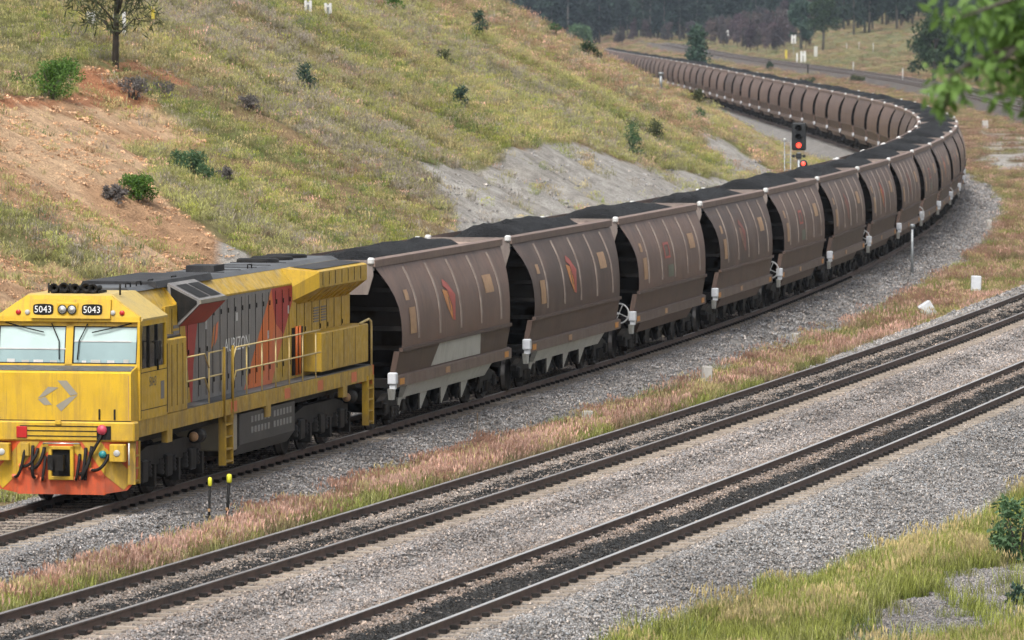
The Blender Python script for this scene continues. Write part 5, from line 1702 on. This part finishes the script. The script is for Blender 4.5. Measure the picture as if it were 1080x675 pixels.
def post(px, py, top_px, r_, mat, label, name='marker_post', cap=None, cat='post', lean=0.0, group=None):
    p = ground_at(px, py); h_ = (py - top_px) / px_m(p)
    e = empty(name, p); tag(e, label, cat, group)
    q = MB(); q.tube([(0, 0, -.2), (lean * h_, 0, h_)], r_, 8); q.lathe([(r_ * 1.02, 0), (r_ * 1.3, .02), (r_ * 1.3, .05), (r_ * 1.02, .06)], (0, 0, .02), 'z', 8); q.build('shaft', mat, e)
    q = MB(); q.lathe([(0, .10), (r_ * 1.4, .09), (r_ * 1.75, .05), (r_ * 1.75, -.06), (r_, -.08)], (lean * h_, 0, h_), 'z', 10); q.build('cap', cap or mat, e)
    if cap:
        q = MB(); q.lathe([(r_ * 1.05, 0), (r_ * 1.12, .005), (r_ * 1.12, .055), (r_ * 1.05, .06)], (lean * h_ * .42, 0, h_ * .40), 'z', 10); q.build('reflective_band', 'plate_tan', e)
    return e
post(962, 292, 239, .055, 'galv', 'plain grey metal post standing in the red grass beside the train')
post(220, 562, 510, .024, 'black', 'shorter black stake with yellow cap in the grass strip', 'marker_stake', 'yellow_cap', 'stake', .03, 'yellow-capped stakes in the grass strip')
post(238, 562, 506, .030, 'black', 'taller leaning black stake with yellow cap in the grass strip', 'marker_stake', 'yellow_cap', 'stake', .07, 'yellow-capped stakes in the grass strip')
post(504, 482, 440, .010, 'dry_stem', 'thin dark bare stake in the pink grass beside the middle track', 'thin_stake', None, 'stake', -.01)

def block(px, py, w_, d_, h_, mat, label, tilt=(0, 0, 0), name='concrete_marker', cat='marker block', group=None, sink=.05):
    p = ground_at(px, py)
    q = MB(); q.box(-w_ / 2, w_ / 2, -d_ / 2, d_ / 2, -sink, h_, bev=.02)
    q.box(-w_ * .42, w_ * .42, -d_ * .42, d_ * .42, h_, h_ + .015)
    o = q.build(name, mat); o.location = p; o.rotation_euler = tilt
    return tag(o, label, cat, group)
block(237, 580, .26, .2, .30, 'concrete', 'pale concrete block in green grass below the yellow-capped stakes', (0, 0, .4), group='concrete blocks in the grass strip')
block(745, 408, .26, .2, .55, 'concrete', 'pale concrete block in the pink grass at mid strip', (0, .05, .3), group='concrete blocks in the grass strip')
block(838, 366, .24, .2, .42, 'concrete', 'small grey concrete block farther along the grass strip', (0, .05, .3), group='concrete blocks in the grass strip')
block(619, 448, .24, .2, .34, 'concrete', 'weathered block half hidden in grass below the second wagon', (0, .05, .3), group='concrete blocks in the grass strip')
block(1029, 312, .36, .18, .72, 'white_box', 'upright white marker block on the ballast beside the middle track', (0, .03, .1), 'white_marker', 'marker block', 'white blocks on the ballast edge')
block(984, 337, .46, .22, .62, 'white_box', 'tilted white marker block lying on the ballast beside the middle track', (0, -.55, .1), 'white_marker', 'marker block', 'white blocks on the ballast edge')
block(1043, 242, .24, .2, .45, 'concrete', 'small pale block in red grass right of the bend', (0, 0, .2), group='pale blocks on the flat land')
block(1039, 136, .5, .4, .75, 'concrete', 'small white block in front of the grey rock beside the bend', (0, 0, .2), group='pale blocks on the flat land')

def board(px, py, label, tall=True, mat='white', n=2, hpx=14, wpx=10, stand=0):
    """white marker boards on posts, far off: hpx x wpx photograph pixels, bottom of board at py - stand"""
    p = ground_at(px, py); k = px_m(p)
    e = empty('marker_board', p); tag(e, label, 'marker board', 'marker boards on posts')
    h_, w_, st = hpx / k, wpx / k, stand / k
    q = MB(); q.box(-.03 * w_ - .03, .03 * w_ + .03, .03, .09, -.2, st + h_ * .9); q.build('post', 'galv', e)
    bw = w_ / (n * 1.35)
    for i in range(n):
        x = -w_ / 2 + bw / 2 + i * (w_ - bw) / max(n - 1, 1)
        q = MB(); q.box(x - bw / 2, x + bw / 2, -.04, .02, st, st + h_, bev=.02)
        if n == 2: q.box(x - bw * .2, x + bw * .2, -.05, -.042, st + h_ * .25, st + h_ * .75)
        q.build('slat', mat, e)
    q = MB(); q.box(-w_ / 2 + bw, w_ / 2 - bw, -.03, .015, st + h_ * .62, st + h_ * .8) if n > 1 else q.box(-bw * .3, bw * .3, -.05, -.042, st + h_ * .3, st + h_ * .7); q.build('crossbar', mat, e)
board(96, 34, 'pair of white slats left of the tree on the slope', hpx=13, wpx=9, stand=7)
board(122, 45, 'white slat board directly behind the thin tree trunk', hpx=22, wpx=5, n=1, stand=7)
board(131.5, 42, 'white slat board just right of the thin tree trunk', hpx=24, wpx=5, n=1, stand=5)
board(162, 26, 'yellow marker board right of the tree on the slope', mat='sign_yellow', hpx=11, wpx=5, n=1, stand=5)
board(325, 19, 'left one of two white boards near the slope top', hpx=12, wpx=8, stand=6)
board(346, 21, 'right one of two white boards near the slope top', hpx=11, wpx=8, stand=6)
board(766, 46, 'white marker board on a post left of the purple scrub', hpx=8, wpx=5, stand=6)
board(837, 58, 'white marker board on a tall post before the scrub', hpx=9, wpx=5, stand=12)
board(847, 66, 'low white double board beside the far double track', hpx=12, wpx=6)
board(861, 60, 'grey white equipment board beside the far double track', mat='fresh_grey', hpx=11, wpx=5, n=1)
board(829.5, 63, 'short yellowish post board left of the low double board', mat='sign_yellow', hpx=10, wpx=3, n=1)
board(841, 66, 'thin white post board left of the low double board', hpx=10, wpx=2.5, n=1)
for k, (px, py, hp) in enumerate(((893, 53, 7), (921, 55, 9), (906, 52, 7), (952, 84, 11), (900, 75, 9), (980, 102, 7))):
    post(px, py, py - hp, .06, 'white', ('white post in the meadow, %s of six from the scrub' % ORD1[k]) if k < 3 else 'white post beside the far double track, %s from the scrub' % ORD1[k - 3], 'white_post', None, 'post', 0, 'white posts along the far meadow')
post(852, 79, 69, .12, 'black', 'dark post between the train and the far double track', 'dark_post')
post(697, 96, 78, .10, 'galv', 'pale post in front of the far wagons beside the gravel', 'grey_post')

# ================================================================== plants
def leaves_mesh(name, centers, radii, n, size, mat, aspect=.5, droop=0.0, squash=1.0, shadejit=.35):
    """leaf-sized folded blades spread through a set of clumps; each leaf has its own tone"""
    C = np.asarray(centers, float); Rr = np.asarray(radii, float)
    ci = rng.choice(len(C), n, p=(Rr ** 2) / (Rr ** 2).sum())
    d = rng.normal(size=(n, 3)); d /= np.linalg.norm(d, axis=1, keepdims=True)
    rad = Rr[ci] * rng.random(n) ** .45
    P = C[ci] + d * rad[:, None] * np.array([1, 1, squash])
    ax = rng.normal(size=(n, 3)) + d * .6; ax[:, 2] -= droop; ax /= np.linalg.norm(ax, axis=1, keepdims=True)
    sd = np.cross(ax, rng.normal(size=(n, 3))); sd /= np.linalg.norm(sd, axis=1, keepdims=True)
    ln = size * rng.uniform(.6, 1.35, n)[:, None]; wd = ln * aspect * .5
    V = np.stack([P, P + ax * ln * .5 + sd * wd, P + ax * ln, P + ax * ln * .5 - sd * wd], 1).reshape(-1, 3)
    F = np.arange(n * 4).reshape(n, 4)
    clump_tone = rng.random(len(C))
    sh = np.clip(.5 * clump_tone[ci] + .5 * rng.random(n), 0, 1)
    me = bpy.data.meshes.new(name)
    me.vertices.add(n * 4); me.loops.add(n * 4); me.polygons.add(n)
    me.vertices.foreach_set('co', V.astype(np.float32).ravel())
    me.loops.foreach_set('vertex_index', F.astype(np.int32).ravel())
    me.polygons.foreach_set('loop_start', (np.arange(n) * 4).astype(np.int32))
    me.update(calc_edges=True)
    a = me.attributes.new('shade', 'FLOAT', 'POINT'); a.data.foreach_set('value', np.repeat(sh, 4).astype(np.float32))
    if mat: me.materials.append(MATS[mat])
    return me

def clumps(n, rx, ry, z0, z1_, r0, r1_, taper=.0):
    cs, rs = [], []
    for k in range(n):
        a = random.uniform(0, 6.283); t_ = random.random(); f = math.sqrt(random.random()) * (1 - taper * t_)
        cs.append((rx * f * math.cos(a), ry * f * math.sin(a), z0 + (z1_ - z0) * t_)); rs.append(random.uniform(r0, r1_))
    return cs, rs

def bush(px, py, wpx, hpx, mat, label, name='bush', n=900, leaf=None, taper=.4, group='bushes on the cutting slope', fat=1.0):
    p = ground_at(px, py); k = px_m(p)
    w_, h_ = wpx / k, hpx / k
    e = empty(name, p); tag(e, label, 'bush', group)
    cs, rs = clumps(26, w_ * .46, w_ * .40, h_ * .10, h_ * .86, min(w_, h_) * .08 * fat, min(w_, h_) * .22 * fat, taper)
    link('crown', leaves_mesh('crown', cs, rs, int(n * 1.6), leaf or max(.08, 2.2 / k), mat, .5), e)
    q = MB()
    for i in range(5):
        c = cs[i * 5]; q.tube([(0.06 * (i - 2), 0, -.1), (c[0] * .4, c[1] * .4, c[2] * .55), c], .02, 5, radii=[.035, .022, .008])
    q.build('stem', 'bark', e)
    return e
bush(52, 103, 120, 38, 'leaf_vivid', 'round vivid green bush above the bare orange earth', n=4200, fat=1.7)
bush(145, 214, 46, 28, 'leaf_vivid', 'green bush at the edge of the bare earth', n=1800, fat=1.3)
bush(122, 216, 36, 20, 'leaf_grey', 'grey leafless bush beside the green one on the earth', n=900)
bush(196, 186, 70, 24, 'leaf_mid', 'long low green bush halfway up the slope', n=2200, fat=1.5)
bush(140, 104, 44, 22, 'leaf_grey', 'grey bush below the thin tree', n=800)
bush(172, 104, 34, 18, 'leaf_grey', 'grey bush right of the red earth edge', n=700)
bush(322, 99, 30, 34, 'leaf_bluegreen', 'small dark conical shrub in the middle of the slope', n=700, taper=.8)
bush(486, 112, 20, 24, 'leaf_bluegreen', 'small dark green shrub right of the erosion scar', n=600, taper=.6)
bush(468, 71, 24, 18, 'leaf_olive', 'round olive grey bush above the erosion scar', n=700)
bush(506, 39, 22, 30, 'leaf_bluegreen', 'blue-green shrub near the slope skyline', n=700, taper=.6)
bush(236, 192, 26, 16, 'leaf_grey', 'small grey bush in the green lower slope', n=600)
bush(412, 12, 40, 16, 'leaf_vivid', 'bright green low shrub at the top of the slope', n=900)
bush(667, 166, 30, 40, 'leaf_mid', 'pale leafy shrub at the top edge of the grey scree', n=700, taper=.5)
bush(692, 150, 20, 24, 'leaf_olive', 'yellowish shrub right of the leafy shrub above the scree', n=500)
bush(738, 127, 12, 14, 'leaf_mid', 'small dark shrub at the foot of the slope near the far wagons', n=400)
bush(736, 108, 14, 14, 'leaf_olive', 'pale shrub beside the gravel under the far wagons', n=400)
bush(262, 118, 30, 16, 'leaf_grey', 'faint grey bush upper middle of the slope', n=600)
bush(620, 62, 34, 18, 'leaf_dark', 'dark shrub on the slope edge hiding the last wagons', n=700)
bush(585, 38, 20, 14, 'leaf_mid', 'green shrub on the slope skyline before the wood', n=500)
bush(1072, 596, 74, 84, 'leaf_mid', 'leafy green shrub at the edge of the worn gravel patch', n=900, leaf=.11, taper=.3, group='shrubs in the foreground', fat=.85)
bush(1076, 640, 26, 22, 'leaf_bluegreen', 'tiny low shrub in the foreground grass', n=160, leaf=.12, group='shrubs in the foreground')
bush(852, 92, 30, 10, 'leaf_olive', 'low yellow-green shrub between the train and far track', n=400, group='bushes on the flat land')
bush(905, 88, 24, 9, 'leaf_olive', 'low straw-green shrub left of the far train bend', n=400, group='bushes on the flat land')
bush(812, 74, 8, 8, 'leaf_dark', 'tiny dark bush between the train and far track', n=260, group='bushes on the flat land')

def weed(px, py, hpx, label):
    p = ground_at(px, py); h_ = hpx / px_m(p)
    e = empty('dry_weed', p); tag(e, label, 'weed', 'dry weeds in the grass strip')
    q = MB(); tips = []
    q.tube([(0, 0, -.05), (.03 * h_, 0, h_ * .5), (.0, .02, h_)], .012, 5, radii=[.014, .010, .004])
    for k in range(12):
        z = h_ * random.uniform(.25, .95); a = random.uniform(0, 6.28); l = h_ * random.uniform(.10, .24)
        tp = (l * math.cos(a), l * math.sin(a), z + l * .8); q.tube([(0, 0, z), tp], .005, 4, radii=[.007, .003]); tips.append(tp)
    q.build('stem', 'dry_stem', e)
    link('seed_heads', leaves_mesh('seed_heads', tips, [.05] * len(tips), 110, .045, 'leaf_grey', .6), e)
weed(61, 625, 46, 'tall thin dry weed standing behind the middle track')
weed(77, 621, 38, 'shorter bushy dry weed standing behind the middle track')

def tree(p, h_, crown, mat, label, n, leaf, trunk_r=.18, trunk_frac=.35, name='tree', bark='bark', group=None, taper=.5, ncl=26, aspect=.5):
    e = empty(name, p); tag(e, label, 'tree', group)
    rx = crown
    cs, rs = clumps(ncl, rx, rx, h_ * trunk_frac, h_ * .93, rx * .22, rx * .42, taper)
    q = MB(); bend = random.uniform(-.04, .04) * h_
    q.tube([(0, 0, -.3), (bend * .4, 0, h_ * .3), (bend, 0, h_ * .6), (bend * .7, 0, h_ * .9)], trunk_r, 9, radii=[trunk_r * 1.25, trunk_r, trunk_r * .65, trunk_r * .2])
    tk_ = q.build('trunk', bark, e)
    for c in cs[::3]:
        q = MB(); z0 = max(h_ * trunk_frac * .7, c[2] * .6)
        q.tube([(bend * z0 / h_, 0, z0), (c[0] * .5, c[1] * .5, (z0 + c[2]) / 2 + .05 * h_), c], .05, 6, radii=[trunk_r * .4, trunk_r * .25, trunk_r * .08]); q.build('limb', bark, tk_)
    link('crown', leaves_mesh('crown', cs, rs, n, leaf, mat, aspect), e)
    return e
p = ground_at(121.5, 71); k = px_m(p)
tree(p, 150 / k, 50 / k, 'leaf_olive', 'thin sparse tree standing at the top of the bare earth', 3200, .34, .10, .30, group=None, taper=-.3, ncl=60, aspect=.13)
p = ground_at(735, 68, 600); k = px_m((0, 760))
yy_ = 790.0; d_ = ray(735, 66); xx_ = d_[0] * yy_ / d_[1]; zz_ = float(hz(np.array([xx_]), np.array([yy_]))[0])
tree((xx_, yy_, zz_), 8.9, 2.4, 'leaf_bluegreen', 'lone dark conical tree standing behind the far wagons', 3200, .5, .16, .08, 'conifer_tree', taper=.85, ncl=80)
def far_tree(px, py, y_, h_, crown, mat, label, n=1500, tf=.25, taper=.3, name='tree'):
    d_ = ray(px, py); x_ = d_[0] * y_ / d_[1]; z_ = float(hz(np.array([x_]), np.array([y_]))[0])
    tree((x_, y_, z_), h_, crown, mat, label, n * 3, .6, .28, tf, name, 'bark_grey', 'trees beyond the far double track', taper, 34)
far_tree(985, 70, 930, 10.5, 3.6, 'leaf_dark', 'broad dark tree left of the hanging leaves behind far tracks')
far_tree(1004, 72, 945, 9.0, 3.4, 'leaf_dark', 'dark tree directly behind the hanging leaf spray')
far_tree(1030, 74, 950, 11.0, 4.0, 'leaf_dark', 'dark tree right of the leaf spray behind far tracks')
far_tree(1062, 78, 940, 12.0, 4.2, 'leaf_dark', 'large dark tree at the far right behind the tracks')
far_tree(868, 42, 1420, 13.5, 3.4, 'leaf_dark', 'dark tree with pale trunk at the right end of the scrub', tf=.4)
far_tree(845, 40, 1460, 12.0, 3.0, 'leaf_bluegreen', 'tall narrow tree rising behind the purple scrub', tf=.3)
far_tree(612, 40, 1500, 8.0, 3.0, 'leaf_mid', 'light green tree at the left foot of the wood', tf=.2)

# the wood on the rise behind: one mass
forest_protos = []
for k in range(6):
    h_ = random.uniform(14, 20)
    cs, rs = clumps(30, h_ * .20, h_ * .20, h_ * .22, h_ * .92, h_ * .06, h_ * .12, .45)
    me = leaves_mesh('wood_tree', cs, rs, 1500, .95, None, .6)
    sh = np.empty(len(me.vertices), np.float32); me.attributes['shade'].data.foreach_get('value', sh)
    me.attributes.remove(me.attributes['shade'])
    a = me.attributes.new('shade', 'FLOAT_COLOR', 'POINT'); g = .55 + .95 * sh
    a.data.foreach_set('color', np.stack([g, g, g, np.ones_like(g)], 1).astype(np.float32).ravel())
    me.materials.append(MATS['forest_leaf'])
    q = MB(); q.tube([(0, 0, -1), (.2, 0, h_ * .5), (0, .2, h_ * .85)], .3, 6, radii=[.34, .24, .08]); tm = q.mesh('wood_trunk', 'bark_grey')
    bm = bmesh.new(); bm.from_mesh(me); n0 = len(bm.faces); bm.from_mesh(tm); bm.faces.ensure_lookup_table()
    me.materials.append(MATS['bark_grey'])
    for f in bm.faces[n0:]: f.material_index = 1
    bm.to_mesh(me); bm.free()
    forest_protos.append(me)
wood = proto_collection('wood_trees', forest_protos)
F_ = []
def wood_zone(n, ya, yb, pa, pb, tint, smin, smax):
    y = ya + (yb - ya) * rng.random(n); px = pa + (pb - pa) * rng.random(n)
    x = (px - 540) / F_PX * y
    z = hz(x, y)
    o3 = off(x, y, 3)
    keep = ((np.abs(o3 + 2) > 14) & (np.abs(off(x, y, 1)) > 12)) | (y > 1720)
    x, y, z = x[keep], y[keep], z[keep]; n = len(x)
    sc = rng.uniform(smin, smax, (n, 1)) * np.array([[1, 1, 1]]) * rng.uniform(.85, 1.2, (n, 3))
    ti = np.asarray(tint)[None, :] * rng.uniform(.7, 1.35, (n, 1)) * rng.uniform(.9, 1.1, (n, 3))
    F_.append((np.stack([x, y, z], 1), np.stack([np.zeros(n), np.zeros(n), rng.random(n) * 6.28], 1), sc, rng.integers(0, 6, n), ti))
wood_zone(620, 1780, 2500, 420, 905, (.026, .044, .034), .7, 1.15)
wood_zone(300, 1560, 2300, 880, 1240, (.022, .036, .022), .75, 1.1)
wood_zone(150, 1000, 1400, 1075, 1240, (.022, .036, .020), .6, .9)
wood_zone(150, 1450, 1800, 712, 858, (.085, .068, .070), .26, .42)
wood_zone(60, 1550, 1750, 640, 740, (.085, .068, .070), .2, .34)
a_ = stack(F_)
scatter('forest', a_[0], a_[1], a_[2], a_[3], a_[4], wood, 'dark hazy wood with purple-grey scrub at its foot behind the railway', 'forest')

# leafy tree near the viewpoint: its twigs hang into the upper right
TY = 38.0
tx0, ty0 = 6.2, 39.0
tz0 = float(hz(np.array([tx0]), np.array([ty0]))[0])
nt_ = empty('leafy_tree', (tx0, ty0, tz0)); tag(nt_, 'leafy green tree close by, its twigs hanging into the upper right corner', 'tree')
def wpt(px, py, dy=0.0):
    d_ = ray(px, py); y_ = TY + dy
    return (float(d_[0] * y_ / d_[1] - tx0), float(y_ - ty0), float(CAM_H + d_[2] * y_ / d_[1] - tz0))
q = MB(); q.tube([(0, 0, -.4), (.1, 0, 4), (-.1, .1, 8), (-.3, 0, 11)], .2, 10, radii=[.26, .2, .13, .05]); tk_ = q.build('trunk', 'bark', nt_)
tw = [[(1190, -30), (1120, -20), (1060, 2), (1015, 18)], [(1190, -30), (1130, 20), (1085, 40), (1050, 70), (1056, 100)], [(1190, 0), (1110, 60), (1070, 50), (1030, 62), (1002, 80), (997, 116)],
      [(1190, -30), (1120, -50), (1060, -30), (1010, -18), (990, -6)], [(1190, 30), (1130, 70), (1085, 80), (1074, 96)]]
cs, rs = [], []
for k, path_ in enumerate(tw):
    pts = [(-.15, .05, 9.0 + .1 * k)] + [wpt(a, b_, (k - 2) * .12) for a, b_ in path_]
    q = MB(); q.tube(pts, .02, 6, radii=list(np.linspace(.045, .006, len(pts)))); q.build('twig', 'bark', tk_)
for (px, py, r_) in ((1000, 12, .10), (1018, 20, .13), (1040, 5, .15), (1062, 12, .16), (1078, 30, .16), (1050, 36, .13), (1030, 32, .09), (1075, 55, .14), (1060, 58, .10), (1010, 40, .05),
                     (998, 84, .11), (1008, 90, .10), (988, 92, .07), (1012, 80, .08), (996, 108, .07), (994, 120, .05), (1048, 76, .09), (1040, 68, .07), (1054, 92, .09), (1056, 108, .06), (1072, 80, .07), (1080, 100, .10), (1092, 60, .2), (1100, 20, .25), (1076, 5, .18), (1128, 70, .3), (1150, 0, .4)):
    cs.append(wpt(px, py, random.uniform(-.25, .25))); rs.append(r_)
link('crown', leaves_mesh('crown', cs, [r_ * 1.25 for r_ in rs], 1700, .10, 'leaf_bright', .42, .9), nt_)
cs2, rs2 = [], []
for k in range(40):
    a = random.uniform(0, 6.28); f = math.sqrt(random.random()) * 2.3
    c = (f * math.cos(a) + .9, f * math.sin(a), random.uniform(6.5, 12)); 
    if (c[0] + tx0) / (c[1] + ty0) > .115: cs2.append(c); rs2.append(random.uniform(.35, .7))
link('crown', leaves_mesh('crown', cs2, rs2, 2600, .13, 'leaf_bright', .42, .6), nt_)

# ------------------------------------------------------------------ haze
hzv = MB(); hzv.box(-1700, 1700, -40, 6500, -6, 320)
haze = hzv.build('haze', 'black')
haze.data.materials.clear()
m = bpy.data.materials.new('haze_air'); m.use_nodes = True
t = m.node_tree; t.nodes.clear()
out = t.nodes.new('ShaderNodeOutputMaterial'); pv = t.nodes.new('ShaderNodeVolumePrincipled')
pv.inputs['Color'].default_value = (.70, .82, 1.0, 1)
pv.inputs['Density'].default_value = .000055
t.links.new(pv.outputs[0], out.inputs['Volume'])
haze.data.materials.append(m)
tag(haze, 'thin pale bluish haze filling the valley air', 'haze', kind='stuff')
